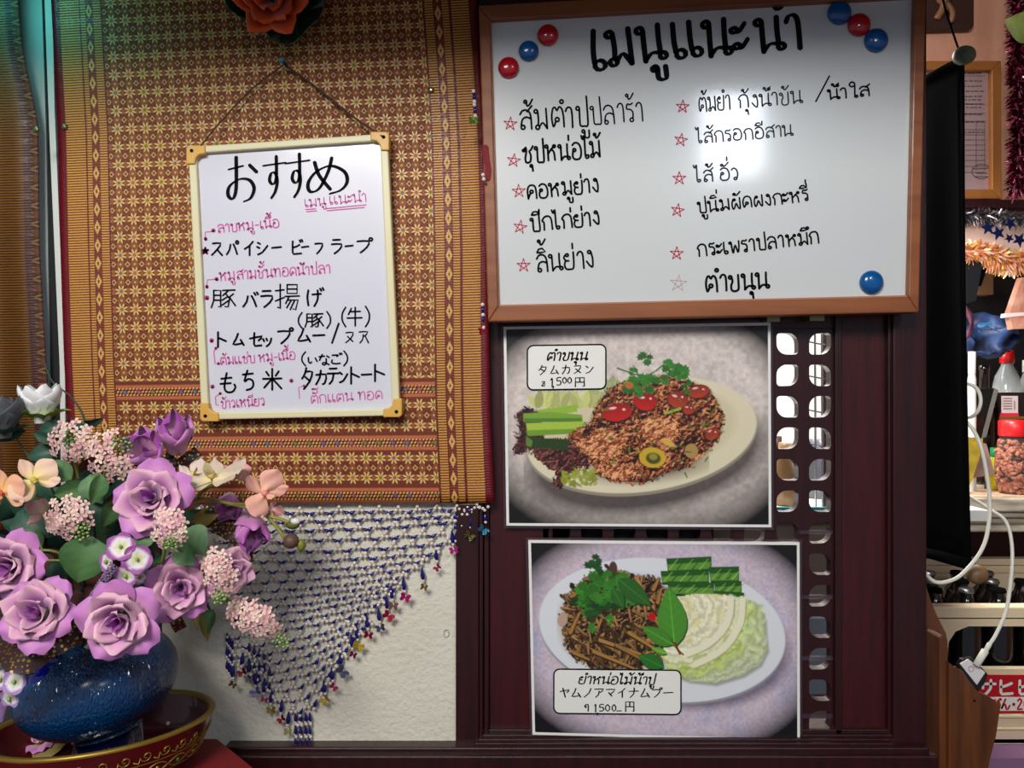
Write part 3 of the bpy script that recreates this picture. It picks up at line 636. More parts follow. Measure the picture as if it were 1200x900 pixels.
w2([[(254, 327), (243, 328), (242, 336)]], 1.2, 'inkp'); w2([circ(254, 327, 1, 8), circ(242.5, 336, .8, 8)], 3, 'inkd')
w2([circ(242.5, 349, 1.2, 8)], 3.4, 'inkd', name='bullet_dot'); w2([circ(248, 399, 1.2, 8)], 3.2, 'inkd', name='bullet_dot')
w2([circ(249, 453, 1.2, 8)], 3.0, 'inkd', name='bullet_dot'); w2([circ(341.5, 446, 1.1, 8)], 3.0, 'inkd', name='bullet_dot')
for c_, a, b, c2, d in [('豚', 247, 339, 276, 361), ('バ', 284, 343, 303, 361), ('ラ', 304, 340, 321, 360), ('揚', 322, 333, 351, 363), ('げ', 359, 338, 379, 359),
                        ('ト', 249, 389, 268, 407), ('ム', 272, 390, 287, 405), ('セ', 292, 389, 309, 406), ('ッ', 307, 390, 320, 406), ('プ', 324, 385, 343, 403),
                        ('ム', 348, 384, 365, 401), ('ー', 366, 388, 381, 398), ('/', 0, 0, 0, 0),
                        ('(', 345, 367, 358, 384), ('豚', 357, 367, 379, 384), (')', 379, 366, 392, 384), ('(', 396, 361, 409, 382), ('牛', 406, 360, 425, 382), (')', 424, 360, 438, 382),
                        ('(', 349, 413, 362, 428), ('い', 360, 417, 373, 427), ('な', 373, 415, 387, 428), ('ご', 387, 414, 401, 427), (')', 399, 412, 412, 428),
                        ('も', 256, 437, 278, 460), ('ち', 283, 434, 299, 457), ('米', 307, 432, 331, 457),
                        ('タ', 353, 431, 368, 455), ('カ', 369, 434, 384, 451), ('テ', 383, 431, 398, 450), ('ン', 397, 434, 408, 449), ('ト', 405, 430, 424, 450), ('ー', 423, 434, 436, 444), ('ト', 432, 427, 454, 447)]:
    if c_ != '/': w2(kana(c_, a, b, c2, d), 2.0 if c_ in '豚揚牛いなご()' else 2.5)
w2([[(397, 379), (389, 402)]], 2.4); w2(kana('ヌ', 404, 388, 416, 402)+kana('ア', 420, 387, 432, 402)+[[(428, 394), (432, 402)]], 1.7)
w2(thai('ต้มแซ่บ หมู-เนื้อ', 258, 428, 347, 421, 9, seed=5), 1.4, 'inkp'); w2([[(253, 408), (250.5, 412), (252, 426), (257, 426)]], 1.2, 'inkp'); w2([circ(256, 426, .8, 8), circ(253, 408, .8, 8)], 2.2, 'inkd')
w2(thai('ข้าวเหนียว', 259, 479, 311, 475, 9, seed=6), 1.4, 'inkp'); w2([[(258, 461), (252.5, 465), (253, 474), (256, 475)]], 1.2, 'inkp'); w2([circ(258, 461, .8, 8)], 2.2, 'inkd')
w2(thai('ตั๊กแตน ทอด', 364, 473, 449, 467, 9.5, seed=7), 1.3, 'inkp'); w2([[(356, 452), (350, 454), (351, 467)]], 1.1, 'inkp'); w2([circ(356.5, 452, .7, 8)], 2, 'inkp')

# ================================================================= LARGE WHITEBOARD
wb = thing('large_whiteboard', 'large wood framed whiteboard with Thai handwriting above the two food photos', 'whiteboard', P(825, 375, -0.02))
WQ = [(561, 6), (1086, -24), (1077, 366), (572, 377)]
YW = -0.030
obj('writing_surface', prism(quad_in(WQ, 8, 8), YW, -0.018), M['board'], wb)
frame(WQ, 13, 18, -0.038, -0.014, M['oak'], wb, 'frame_rail', 0.0015)
frame(quad_in(WQ, 11.5, 16.5), 3, 3, -0.034, -0.03, mat('pale_frame_lip', C(176, 122, 96), 0.4), wb, 'inner_lip', 0.0005)
obj('hanging_clip', pbox(899, 370, 914, 377, -0.012, 0.012), M['brass'], wb)
obj('hanging_clip', pbox(949, 370, 966, 376, -0.012, 0.012), M['brass'], wb)
YI = YW-0.0004
def w1(strokes, width, m='ink', **k): return write(strokes, width, M[m], wb, YI, **k)
# title, one syllable group at a time
for t_, x0, y0, x1, y1, h in [('เ', 691, 83, 713, 82, 47), ('มนู', 713, 78, 784, 69, 42), ('แ', 788, 70, 826, 65, 42), ('น', 825, 67, 860, 64, 43), ('ะ', 861, 64, 881, 60, 38), ('นำ', 887, 62, 944, 56, 40)]:
    w1(thai(t_, x0, y0, x1, y1, h, 0.0, 0.0), 6.2, chisel=0.5)
def wl(t_, x0, y0, x1, y1, h, w_=2.0, m='ink', seed=1): w1(thai(t_, x0, y0, x1, y1, h, 0.0, 0.04, seed), w_, m)
wl('ส้มตำปู', 609, 153, 692, 147, 24, 2.3, seed=1); wl('ปลาร้า', 692, 147, 756, 141, 22, 1.9, seed=2)
wl('ซุปหน่อไม้', 613, 191, 706, 184, 19, 2.5, seed=3); wl('คอหมูย่าง', 618, 233, 703, 225, 16, 2.3, seed=4)
wl('ปีกไก่ย่าง', 622, 272, 705, 263, 16, 2.3, seed=5); wl('ลิ้นย่าง', 628, 320, 698, 313, 20, 2.3, seed=6)
wl('ต้มยำ', 819, 131, 858, 128, 17, 1.7, 'inkg', 7); wl('กุ้งน้ำข้น', 866, 127, 942, 121, 15, 1.7, 'inkg', 8)
w1([[(972, 89), (956, 119)]], 1.9); wl('น้ำใส', 970, 117, 1021, 112, 12, 2.0, seed=9)
wl('ไส้กรอกอีสาน', 816, 168, 931, 159, 13, 1.7, 'inkg', 10); wl('ไส้ อั่ว', 814, 214, 867, 210, 14, 1.9, 'inkg', 11)
wl('ปูนิ่มผัดผงกะหรี่', 818, 250, 949, 235, 13, 2.0, seed=12); wl('กระเพราปลาหมึก', 818, 301, 962, 285, 14, 2.1, seed=13)
wl('ตำขนุน', 827, 343, 903, 338, 19, 2.7, seed=14)
for x, y in [(598, 145), (602, 188), (608, 224), (609.5, 266), (613.5, 311), (800, 125), (798, 164), (796, 209), (794, 246.5), (793, 297)]:
    w1(star(x, y, 8, rnd.uniform(80, 100)), 1.1, 'inkr', name='drawn_star')
w1(star(795, 332, 10, 85), 0.7, 'inkf', name='drawn_star')
def magnet(px, py, m, label, r=12.5):
    t = thing('round_magnet', label, 'magnet', P(px, py, YW), 'round magnets on the large whiteboard'); s = S(YW); c = P(px, py, YW)
    prof = [(1e-4, 9), (5, 8.8), (9, 7.6), (11.4, 5.2), (12.4, 2.6), (12.5, 1.2), (12.0, 0.2)]
    Mx = Matrix.Translation(c) @ Matrix.Rotation(R(90), 4, 'X')
    obj('dome', xf(lathe([(a*s*r/12.5, b*s) for a, b in prof][::-1], seg=32), Mx), M[m], t, smooth=True)
    obj('magnet_base', xf(lathe([(1e-4, 0.05*s), (11*s*r/12.5, 0.05*s), (11*s*r/12.5, 1.0*s), (1e-4, 1.0*s)], seg=24), Mx), M['black'], t)
magnet(596, 80, 'magr', 'lowest red magnet of the three at the upper left of the large whiteboard')
magnet(619.5, 60.5, 'magb', 'blue magnet between two red ones on the large whiteboard', 12)
magnet(642, 42, 'magr', 'red magnet nearest the title lettering on the large whiteboard')
magnet(983, 16, 'magb', 'upper blue magnet near the top of the large whiteboard', 14)
magnet(1006, 30, 'magr', 'red magnet between two blue ones on the large whiteboard', 13.5)
magnet(1026, 48, 'magb', 'lower blue magnet below the red one at the large whiteboard corner', 14)
magnet(1020.5, 331, 'magb', 'blue magnet alone at the bottom corner of the large whiteboard', 14)
# ================================================================= PRINTED FOOD PHOTOS (flat prints, drawn here as colour on a fine grid)
class Canvas:
    def __init__(s, x0, y0, x1, y1, k, seed):
        s.x0, s.y0, s.k = x0, y0, k; s.W, s.H = int((x1-x0)*k)+1, int((y1-y0)*k)+1
        s.Y, s.X = np.mgrid[0:s.H, 0:s.W]; s.X = s.X/k+x0; s.Y = s.Y/k+y0
        s.a = np.zeros((s.H, s.W, 3)); s.r = np.random.default_rng(seed); s.rr = random.Random(seed)
    def noise(s, cell, octs=3):
        out = np.zeros((s.H, s.W)); amp = 1; tot = 0
        for o in range(octs):
            g = s.r.random((int(s.H/(cell*s.k))+3, int(s.W/(cell*s.k))+3))
            yy = np.arange(s.H)/(cell*s.k); xx = np.arange(s.W)/(cell*s.k)
            yi, xi = yy.astype(int), xx.astype(int); fy, fx = (yy-yi)[:, None], (xx-xi)[None]
            fy = fy*fy*(3-2*fy); fx = fx*fx*(3-2*fx)
            out += amp*((g[yi][:, xi]*(1-fx)+g[yi][:, xi+1]*fx)*(1-fy)+(g[yi+1][:, xi]*(1-fx)+g[yi+1][:, xi+1]*fx)*fy)
            tot += amp; amp *= 0.55; cell = max(cell/2, 0.9/s.k)
        return out/tot
    def mix(s, m, col):
        s.a += m[..., None]*(np.asarray(col, float)-s.a)
    def win(s, x0, y0, x1, y1):
        a = max(0, int((x0-s.x0)*s.k)); b = min(s.W, int((x1-s.x0)*s.k)+2); c_ = max(0, int((y0-s.y0)*s.k)); d = min(s.H, int((y1-s.y0)*s.k)+2)
        return (slice(c_, d), slice(a, b)) if b > a and d > c_ else None
    def ell(s, cx, cy, a, b, ang, col, soft=1.0, shade=None, alpha=1.0):
        q = max(a, b)+2; w_ = s.win(cx-q, cy-q, cx+q, cy+q)
        if w_ is None: return
        X, Y = s.X[w_]-cx, s.Y[w_]-cy; t = R(ang); u = (X*math.cos(t)+Y*math.sin(t))/a; v = (-X*math.sin(t)+Y*math.cos(t))/b
        d = (1-np.sqrt(u*u+v*v))*min(a, b); m = np.clip(d/soft+0.5, 0, 1)*alpha
        c_ = np.asarray(col, float)[None, None]
        if shade: c_ = c_*(1+shade[0]*u[..., None]+shade[1]*v[..., None])
        s.a[w_] += m[..., None]*(c_-s.a[w_])
    def poly(s, pts, col, soft=0.8, alpha=1.0, rag=0.0, tex=0.0):
        P_ = np.array(pts, float); x0, y0 = P_.min(0)-3; x1, y1 = P_.max(0)+3; w_ = s.win(x0, y0, x1, y1)
        if w_ is None: return
        X, Y = s.X[w_], s.Y[w_]
        if rag:
            n1, n2 = s.r.random(X.shape)-.5, s.r.random(X.shape)-.5; X = X+n1*rag; Y = Y+n2*rag
        ins = np.zeros(X.shape, bool); dist = np.full(X.shape, 1e9); n = len(P_)
        for i in range(n):
            ax, ay = P_[i]; bx, by = P_[(i+1) % n]
            c_ = ((ay > Y) != (by > Y)) & (X < (bx-ax)*(Y-ay)/((by-ay) or 1e-9)+ax); ins ^= c_
            L2 = (bx-ax)**2+(by-ay)**2 or 1e-9; t = np.clip(((X-ax)*(bx-ax)+(Y-ay)*(by-ay))/L2, 0, 1)
            dist = np.minimum(dist, np.hypot(X-ax-t*(bx-ax), Y-ay-t*(by-ay)))
        m = np.clip(np.where(ins, dist, -dist)/soft+0.5, 0, 1)*alpha
        c_ = np.asarray(col, float)[None, None]
        if tex: c_ = c_*(1+tex*(s.r.random(X.shape)[..., None]-.5))
        s.a[w_] += m[..., None]*(c_-s.a[w_])
    def line(s, x0, y0, x1, y1, w0, w1, col, alpha=1.0, soft=0.8):
        w_ = s.win(min(x0, x1)-w0-2, min(y0, y1)-w0-2, max(x0, x1)+w0+2, max(y0, y1)+w0+2)
        if w_ is None: return
        X, Y = s.X[w_], s.Y[w_]; L2 = (x1-x0)**2+(y1-y0)**2 or 1e-9; t = np.clip(((X-x0)*(x1-x0)+(Y-y0)*(y1-y0))/L2, 0, 1)
        d = (w0+(w1-w0)*t)/2-np.hypot(X-x0-t*(x1-x0), Y-y0-t*(y1-y0)); m = np.clip(d/soft+0.5, 0, 1)*alpha
        s.a[w_] += m[..., None]*(np.asarray(col, float)-s.a[w_])
def c8(*c): return np.array([lin(v) for v in c])
def pip(x, y, pts):
    ins = False; n = len(pts)
    for i in range(n):
        (ax, ay), (bx, by) = pts[i], pts[(i+1) % n]
        if (ay > y) != (by > y) and x < (bx-ax)*(y-ay)/(by-ay)+ax: ins = not ins
    return ins
def jit(c, rr, v=0.25): f = 1+rr.uniform(-v, v); return [c[0]*f, c[1]*f*(1+rr.uniform(-.08, .08)), c[2]*f*(1+rr.uniform(-.1, .1))]
def leafshape(x, y, l, w_, ang, n=8):
    t = R(ang); pts = []
    for i in range(n): u = i/(n-1); pts.append((u*l, math.sin(math.pi*u**0.8)*w_/2))
    for i in range(n-2, 0, -1): u = i/(n-1); pts.append((u*l, -math.sin(math.pi*u**0.8)*w_/2))
    return [(x+a*math.cos(t)-b*math.sin(t), y+a*math.sin(t)+b*math.cos(t)) for a, b in pts]
def cilantro(cv, x, y, r, base, n=5):
    rr = cv.rr
    for k in range(n):
        a = rr.uniform(0, 360); l = r*rr.uniform(.6, 1); ex, ey = x+l*.5*math.cos(R(a)), y+l*.5*math.sin(R(a))
        c_ = jit(base, rr, .35); pts = []
        for q in range(14):
            rad = l*.55*(1 if q % 2 else .62)*rr.uniform(.85, 1.1); pts.append((ex+rad*math.cos(q*math.pi/7), ey+rad*math.sin(q*math.pi/7)*.8))
        cv.poly(pts, c_); cv.line(x, y, ex, ey, 1, .6, [v*1.5 for v in c_], .7)
def shreds(cv, mound, n, cols, dark, L, w_, seed, ang=None):
    rr = random.Random(seed); xs = [p[0] for p in mound]; ys = [p[1] for p in mound]; k = 0; pts = []
    while k < n:
        x, y = rr.uniform(min(xs), max(xs)), rr.uniform(min(ys), max(ys))
        if not pip(x, y, mound): continue
        k += 1; pts.append((x, y))
    for x, y in sorted(pts, key=lambda p: p[1]+rr.uniform(-14, 14)):
        a = rr.uniform(0, 180) if ang is None else rr.gauss(ang, 35); l = rr.uniform(*L); ww = rr.uniform(*w_)
        dx, dy = l/2*math.cos(R(a)), l/2*math.sin(R(a)); c_ = jit(rr.choice(cols), rr, .3)
        cv.line(x-dx+.8, y-dy+1.3, x+dx+.8, y+dy+1.3, ww*1.3, ww, dark, .75)
        cv.line(x-dx, y-dy, x+dx, y+dy, ww, ww*.6, c_); cv.line(x-dx*.6, y-dy-ww*.2, x+dx*.4, y+dy-ww*.2, ww*.4, ww*.2, [min(1, v*1.7) for v in c_], .7)
def ptex(cv, pts, cells, ramp, rag=4, soft=2.0, emb=1.6, bias=0.0):
    """fill an outline with lumpy printed texture: colours by height, brighter on the upper side of each lump"""
    P_ = np.array(pts, float); x0, y0 = P_.min(0)-4; x1, y1 = P_.max(0)+4; w_ = cv.win(x0, y0, x1, y1)
    X = cv.X[w_]+(cv.noise(3, 2)[w_]-.5)*rag*2; Y = cv.Y[w_]+(cv.noise(3, 2)[w_]-.5)*rag*2
    ins = np.zeros(X.shape, bool); n = len(P_)
    for i in range(n):
        ax, ay = P_[i]; bx, by = P_[(i+1) % n]; ins ^= ((ay > Y) != (by > Y)) & (X < (bx-ax)*(Y-ay)/((by-ay) or 1e-9)+ax)
    h = sum(cv.noise(c_, 3)[w_] for c_ in cells)/len(cells); g = np.gradient(h); e = (g[0]*.9+g[1]*.5)*emb*6
    v = np.clip((h-.5)*2.6+.5+e+bias, 0, 1)*(len(ramp)-1); k = np.minimum(v.astype(int), len(ramp)-2); f = (v-k)[..., None]; Rp = np.array(ramp)
    cv.a[w_] = np.where(ins[..., None], Rp[k]*(1-f)+Rp[k+1]*f, cv.a[w_])
def vignette(cv, cx, cy, a, b, soft, black):
    d = ((np.abs(cv.X-cx)/a)**2.4+(np.abs(cv.Y-cy)/b)**2.4)**(1/2.4)
    cv.a *= (1-np.clip((d-1)/soft, 0, 1)**1.3*(1-black))[..., None]

K = 1.45
def photo_one():
    cv = Canvas(590, 377, 904, 619, K, 3); rr = cv.rr
    n = cv.noise(5, 3)-.5; big = cv.noise(60, 2)-.5
    base = c8(214, 202, 196); cv.a[:] = base; cv.a *= (1+n*.55+big*.35)[..., None]
    cv.a *= (1-.45*np.clip((cv.Y-500)/110, 0, 1))[..., None]
    vignette(cv, 748, 497, 146, 113, .30, .01)
    cv.ell(757, 535, 146, 66, -10, c8(58, 46, 44), 14, alpha=.85)                    # plate's shadow in the picture
    cv.ell(751, 512, 141, 71, -8, c8(150, 140, 122), 1.5); cv.ell(751, 509, 140, 70, -8, c8(226, 216, 186), 1.5)
    cv.ell(748, 504, 118, 55, -8, c8(214, 202, 168), 6)
    cv.ell(760, 548, 70, 18, -6, c8(92, 70, 46), 12, alpha=.7)
    # pale cabbage under the label, lettuce, cucumber
    for k in range(36): x = 622+rr.random()*76; cv.poly(leafshape(x, 476, 24, 9, -90+rr.uniform(-35, 35)), jit(c8(190, 196, 120), rr, .3), tex=.2)
    for k in range(8): x = 700+rr.random()*34; cv.poly(leafshape(x, 452+rr.random()*10, 22, 12, -110+rr.uniform(-35, 35)), jit(c8(178, 190, 130), rr, .25), tex=.2)
    cv.poly([(601, 484), (612, 474), (628, 480), (634, 508), (626, 524), (596, 533), (605, 505)], c8(58, 22, 20), 1.5, rag=5)
    let = [(612, 516), (650, 512), (690, 520), (688, 548), (668, 556), (655, 575), (641, 572), (648, 556), (625, 540)]
    ptex(cv, let, (7, 3), [c8(20, 6, 8), c8(60, 20, 20), c8(96, 40, 34), c8(150, 90, 80)], 5)
    ptex(cv, [(601, 484), (612, 474), (626, 480), (634, 508), (626, 524), (596, 533), (605, 505)], (6, 3), [c8(20, 6, 8), c8(60, 22, 20), c8(90, 40, 34)], 5)
    for k in range(260):
        x, y = rr.uniform(598, 690), rr.uniform(478, 574)
        if pip(x, y, let) or (x < 630 and y > 484 and y < 532): cv.ell(x, y, rr.uniform(1, 3.4), rr.uniform(.7, 1.8), rr.uniform(0, 180), jit(c8(104, 46, 40) if rr.random() < .6 else c8(30, 10, 12), rr, .5), alpha=.8)
    for k in range(40): cv.ell(rr.uniform(655, 700), 552+rr.uniform(0, 18), rr.uniform(2, 6), rr.uniform(1.5, 3), rr.uniform(0, 180), jit(c8(140, 150, 44), rr, .35), alpha=.9)
    def stick(x0, y0, x1, y1, wd, c_):
        cv.line(x0, y0+2, x1, y1+2, wd+1, wd+1, [v*.25 for v in c_]); cv.line(x0, y0, x1, y1, wd, wd, c_); cv.line(x0+3, y0-wd*.22, x1-2, y1-wd*.22, wd*.35, wd*.35, [min(1, v*1.5) for v in c_], .8)
        cv.line(x0, y0+wd*.4, x1, y1+wd*.4, 1.6, 1.6, [c_[0]*.3, c_[1]*.45, c_[2]*.3])
    def slab(p, c_): cv.poly(p, c_, 1, tex=.15)
    slab([(612, 512), (664, 514), (662, 528), (614, 524)], c8(34, 62, 20)); slab([(612, 510), (620, 516), (618, 524), (612, 522)], c8(90, 130, 50))
    slab([(622, 478), (674, 471), (674, 480), (640, 486)], c8(150, 186, 60)); slab([(609, 482), (640, 480), (680, 484), (680, 492), (609, 492)], c8(122, 166, 56)); slab([(610, 488), (680, 488), (680, 493), (610, 493)], c8(84, 130, 40))
    slab([(612, 494), (684, 492), (680, 505), (614, 507)], c8(168, 196, 66)); slab([(612, 503), (680, 501), (678, 507), (614, 510)], c8(110, 156, 44))
    mound = [(662, 511), (690, 492), (698, 470), (716, 450), (745, 440), (780, 436), (806, 444), (830, 452), (843, 470), (850, 488), (846, 510), (830, 530), (806, 548), (778, 556), (752, 570), (722, 566), (700, 560), (690, 543), (678, 528)]
    cv.poly(mound, c8(62, 26, 16), 4, rag=5)
    ptex(cv, mound, (16, 7, 3), [c8(22, 8, 6), c8(60, 22, 14), c8(120, 56, 30), c8(166, 86, 46), c8(196, 118, 70), c8(226, 160, 112)], 6, emb=2.4, bias=-.14)
    for k in range(60):
        x, y = rr.uniform(700, 850), rr.uniform(446, 565)
        if pip(x, y, mound): cv.ell(x, y, rr.uniform(2, 7), rr.uniform(1.5, 4), rr.uniform(0, 180), c8(34, 16, 12), 2, alpha=.6)
    shreds(cv, mound, 190, [c8(180, 100, 56), c8(206, 134, 84), c8(150, 78, 44)], c8(70, 28, 18), (2, 6), (1.4, 2.8), 9)
    for P__ in ([(672, 520), (690, 506), (712, 500), (730, 512), (726, 532), (706, 540), (688, 534)], [(742, 492), (764, 486), (790, 492), (800, 508), (782, 520), (756, 516)], [(696, 552), (720, 544), (748, 546), (742, 562), (716, 566)]): ptex(cv, P__, (8, 3), [c8(110, 50, 28), c8(180, 100, 56), c8(214, 138, 84), c8(240, 180, 130)], 6, emb=2.0)
    for x, y, a, b, an in [(722, 481, 18, 11, -8), (756, 468, 14, 11, 8), (795, 466, 12, 10, 20), (820, 456, 13, 8, -10), (836, 508, 9, 7, -30), (808, 478, 7, 6, 0)]:
        col_ = c8(176, 22, 18) if x < 770 else c8(160, 52, 32)
        cv.ell(x, y+2, a+1, b+1, an, c8(50, 10, 8), 2, alpha=.8); cv.ell(x, y, a, b, an, col_, 1.2, (0, .35)); cv.ell(x-a*.3, y-b*.45, a*.25, b*.14, an, c8(250, 200, 190), 1); cv.ell(x+a*.45, y-b*.3, a*.1, b*.12, 0, c8(250, 210, 200), 1)
    cv.ell(764, 537, 16, 12.5, 8, c8(206, 168, 40), 1.2); cv.ell(765, 538, 9, 7, 8, c8(72, 76, 24), 2); cv.ell(765, 536, 5, 4, 8, c8(150, 140, 60), 2)
    cv.ell(811, 529, 8, 9, 0, c8(176, 140, 80), 1.2); cv.ell(783, 519, 9, 3.5, 25, c8(214, 172, 80), 1.2); cv.line(780, 483, 798, 477, 3, 3, c8(150, 180, 60))
    for k in range(26): cv.ell(rr.uniform(700, 850), rr.uniform(450, 555), rr.uniform(2, 5), rr.uniform(.8, 1.6), rr.uniform(0, 180), jit(c8(70, 120, 36), rr, .3), alpha=.85)
    g = c8(48, 112, 34)
    for a, b, c_, d in [(723, 427, 748, 436), (742, 446, 770, 430), (770, 430, 782, 420), (782, 420, 790, 440), (750, 440, 742, 424)]: cv.line(a, b, c_, d, 2, 1.4, g)
    for x, y, r_ in [(757, 415, 12), (748, 441, 16), (762, 447, 16), (736, 450, 12), (745, 456, 12), (775, 443, 12), (790, 428, 16), (800, 434, 14), (806, 447, 10), (807, 455, 8), (783, 424, 11), (741, 432, 9)]: cilantro(cv, x, y, r_, g, 6)
    cv.ell(737, 448, 5, 4, 0, c8(196, 100, 44)); cv.line(803, 556, 806, 562, 2, 1, g)
    return cv
def photo_two():
    cv = Canvas(619, 633, 938, 869, K, 5); rr = cv.rr
    n = cv.noise(3, 3)-.5; b1, b2 = cv.noise(30, 3), cv.noise(38, 3)
    cv.a[:] = c8(206, 190, 206); cv.mix(np.clip((b1-.5)*3, 0, 1)*.6, c8(172, 178, 216)); cv.mix(np.clip((b2-.5)*3, 0, 1)*.5, c8(222, 202, 202)); cv.a *= (1+n*.45)[..., None]
    vignette(cv, 778, 751, 148, 112, .28, .01)
    cv.ell(782, 752, 148, 82, 8, c8(70, 56, 84), 10, alpha=.7)
    cv.ell(775, 742, 149, 88, 6, c8(150, 150, 162), 1.5); cv.ell(775, 739, 149, 88, 6, c8(226, 230, 236), 1.5)
    cv.ell(770, 736, 120, 66, 6, c8(214, 218, 224), 8); cv.ell(702, 735, 52, 52, 0, c8(180, 150, 120), 12, alpha=.55)
    m1 = [(660, 700), (684, 676), (714, 664), (742, 672), (770, 676), (782, 690), (784, 730), (780, 760), (768, 778), (745, 788), (700, 788), (672, 778), (658, 762), (656, 730)]
    cv.poly(m1, c8(44, 26, 14), 4, rag=5)
    ptex(cv, m1, (12, 5, 3), [c8(16, 8, 6), c8(40, 24, 14), c8(84, 56, 30), c8(140, 100, 56), c8(180, 138, 84)], 6, emb=2)
    shreds(cv, m1, 230, [c8(134, 98, 56), c8(104, 72, 40), c8(160, 118, 68), c8(72, 46, 26), c8(52, 34, 20)], c8(22, 12, 8), (7, 20), (1.8, 4.2), 14, 60)
    for x0, y0, x1, y1 in [(692, 768, 740, 788), (700, 754, 748, 770), (720, 760, 764, 784), (735, 744, 770, 766), (765, 690, 772, 676), (770, 706, 774, 690), (668, 770, 686, 778), (666, 700, 684, 690), (664, 745, 676, 720)]:
        cv.line(x0, y0, x1, y1, 7, 4, c8(58, 36, 18)); cv.line(x0, y0-1, x1, y1-1, 4.5, 2.5, jit(c8(168, 122, 60), rr, .15))
    cv.ell(717, 664, 5, 9, 0, c8(84, 56, 44)); cv.ell(731, 671, 6, 5, 0, c8(170, 130, 100)); cv.ell(655, 728, 6, 9, 15, c8(190, 160, 140)); cv.ell(763, 723, 4.5, 5.5, 0, c8(190, 20, 20))
    g = c8(52, 122, 34); gd = c8(26, 74, 26)
    for k in range(14): cilantro(cv, rr.uniform(676, 734), rr.uniform(672, 712), 17, g if k % 2 else gd, 5)
    for x, y, r_ in [(694, 660, 14), (697, 656, 12), (683, 712, 16), (690, 722, 12), (694, 738, 10), (712, 728, 10), (704, 700, 20), (722, 685, 20), (680, 694, 17)]: cilantro(cv, x, y, r_, gd if r_ in (14, 12) else g, 6)
    def bleaf(x, y, l, w_, a, c_):
        L_ = leafshape(x, y, l, w_, a); cv.poly(leafshape(x+1.5, y+1.5, l, w_, a), [v*.25 for v in c_]); cv.poly(L_, c_, tex=.12)
        ex, ey = x+l*.92*math.cos(R(a)), y+l*.92*math.sin(R(a)); cv.line(x, y, ex, ey, 1.3, .6, [min(1, v*2) for v in c_])
        for q in range(1, 6):
            bx, by = x+l*q/6.5*math.cos(R(a)), y+l*q/6.5*math.sin(R(a))
            for s_ in (-1, 1): aa = a+s_*48; cv.line(bx, by, bx+w_*.38*math.cos(R(aa)), by+w_*.38*math.sin(R(aa)), .8, .4, [v*1.55 for v in c_], .6)
    bleaf(722, 676, 52, 24, 40, c8(44, 98, 34)); bleaf(716, 690, 26, 16, 60, c8(44, 98, 34))
    # cucumber sticks
    for x0, y0, x1, y1, h in [(781, 659, 835, 656, 13), (832, 670, 868, 669, 15), (774, 674, 832, 672, 12), (838, 686, 871, 685, 12), (782, 687, 838, 688, 13), (838, 697, 874, 699, 11)]:
        h += 3; cv.poly([(x0, y0-h/2), (x1, y1-h/2), (x1, y1+h/2+2), (x0+2, y0+h/2+2)], c8(12, 34, 12), 1); cv.poly([(x0, y0-h/2), (x1, y1-h/2), (x1, y1+h/2), (x0+2, y0+h/2)], c8(34, 88, 26), 1); cv.poly([(x0+1, y0-h*.05), (x1-1, y1-h*.1), (x1-1, y1+h*.42), (x0+2, y0+h*.42)], c8(96, 150, 52), 1.5)
        for q in range(5): cv.line(x0+4+q*(x1-x0)/6, y0+h*.3, x0+14+q*(x1-x0)/6, y1-h*.3, 1.8, .8, jit(c8(28, 70, 20) if q % 2 else c8(140, 184, 84), rr), .8)
    # cabbage wedge
    out = [(792, 700), (812, 694), (845, 694), (872, 698), (890, 705), (899, 722), (900, 742), (902, 760), (893, 778), (872, 792), (838, 803), (806, 800), (782, 790), (774, 772), (782, 735)]
    cv.poly([(x+2, y+4) for x, y in out], c8(120, 124, 110), 4, alpha=.7); cv.poly(out, c8(170, 192, 112), 2, rag=2.5)
    rr2 = np.hypot(cv.X-792, (cv.Y-712)/.86); nn = cv.noise(9, 3)-.5; n3 = cv.noise(3, 2)-.5; ins = np.zeros(cv.X.shape, bool); Xn, Yn_ = cv.X+nn*9, cv.Y+n3*6
    for (ax, ay), (bx, by) in zip(out, out[1:]+out[:1]): ins ^= ((ay > Yn_) != (by > Yn_)) & (Xn < (bx-ax)*(Yn_-ay)/((by-ay) or 1e-9)+ax)
    ph = rr2*.55+nn*9; lay = .5+.5*np.sin(ph); t = np.clip((rr2+nn*26-62)/26, 0, 1)[..., None]; t2 = np.clip((rr2+nn*20-92)/14, 0, 1)[..., None]
    cc_ = c8(244, 240, 208)*(1-t)+c8(196, 214, 120)*t; cc_ = cc_*(1-t2)+c8(206, 214, 176)*t2
    cc_ = cc_*(.74+.30*lay[..., None]**.6)*(1+n3[..., None]*.35); yel = np.clip(nn*4, 0, 1)[..., None]*(1-t)*.5; cc_ = cc_*(1-yel)+c8(222, 214, 120)*yel
    cv.a = np.where(ins[..., None], np.clip(cc_, 0, 1), cv.a)
    for k in range(22): cv.ell(878+rr.uniform(-6, 18), 708+rr.uniform(0, 60), rr.uniform(4, 8), rr.uniform(3, 6), rr.uniform(0, 180), jit(c8(206, 220, 160), rr, .15), 2.5, (.25, .3), alpha=.75)
    for pts in ([(872, 700), (870, 724), (860, 746), (842, 766), (812, 782)], [(858, 698), (856, 720), (846, 740), (826, 758), (800, 770)]):
        pc = catmull(pts, 6)
        for p, q in zip(pc, pc[1:]): cv.line(p[0], p[1], q[0], q[1], 8, 7, c8(244, 240, 212), .75, 2.5); 
        for p, q in zip(pc, pc[1:]): cv.line(p[0]+4.5, p[1]+3, q[0]+4.5, q[1]+3, 1.4, 1.2, c8(150, 160, 90), .6)
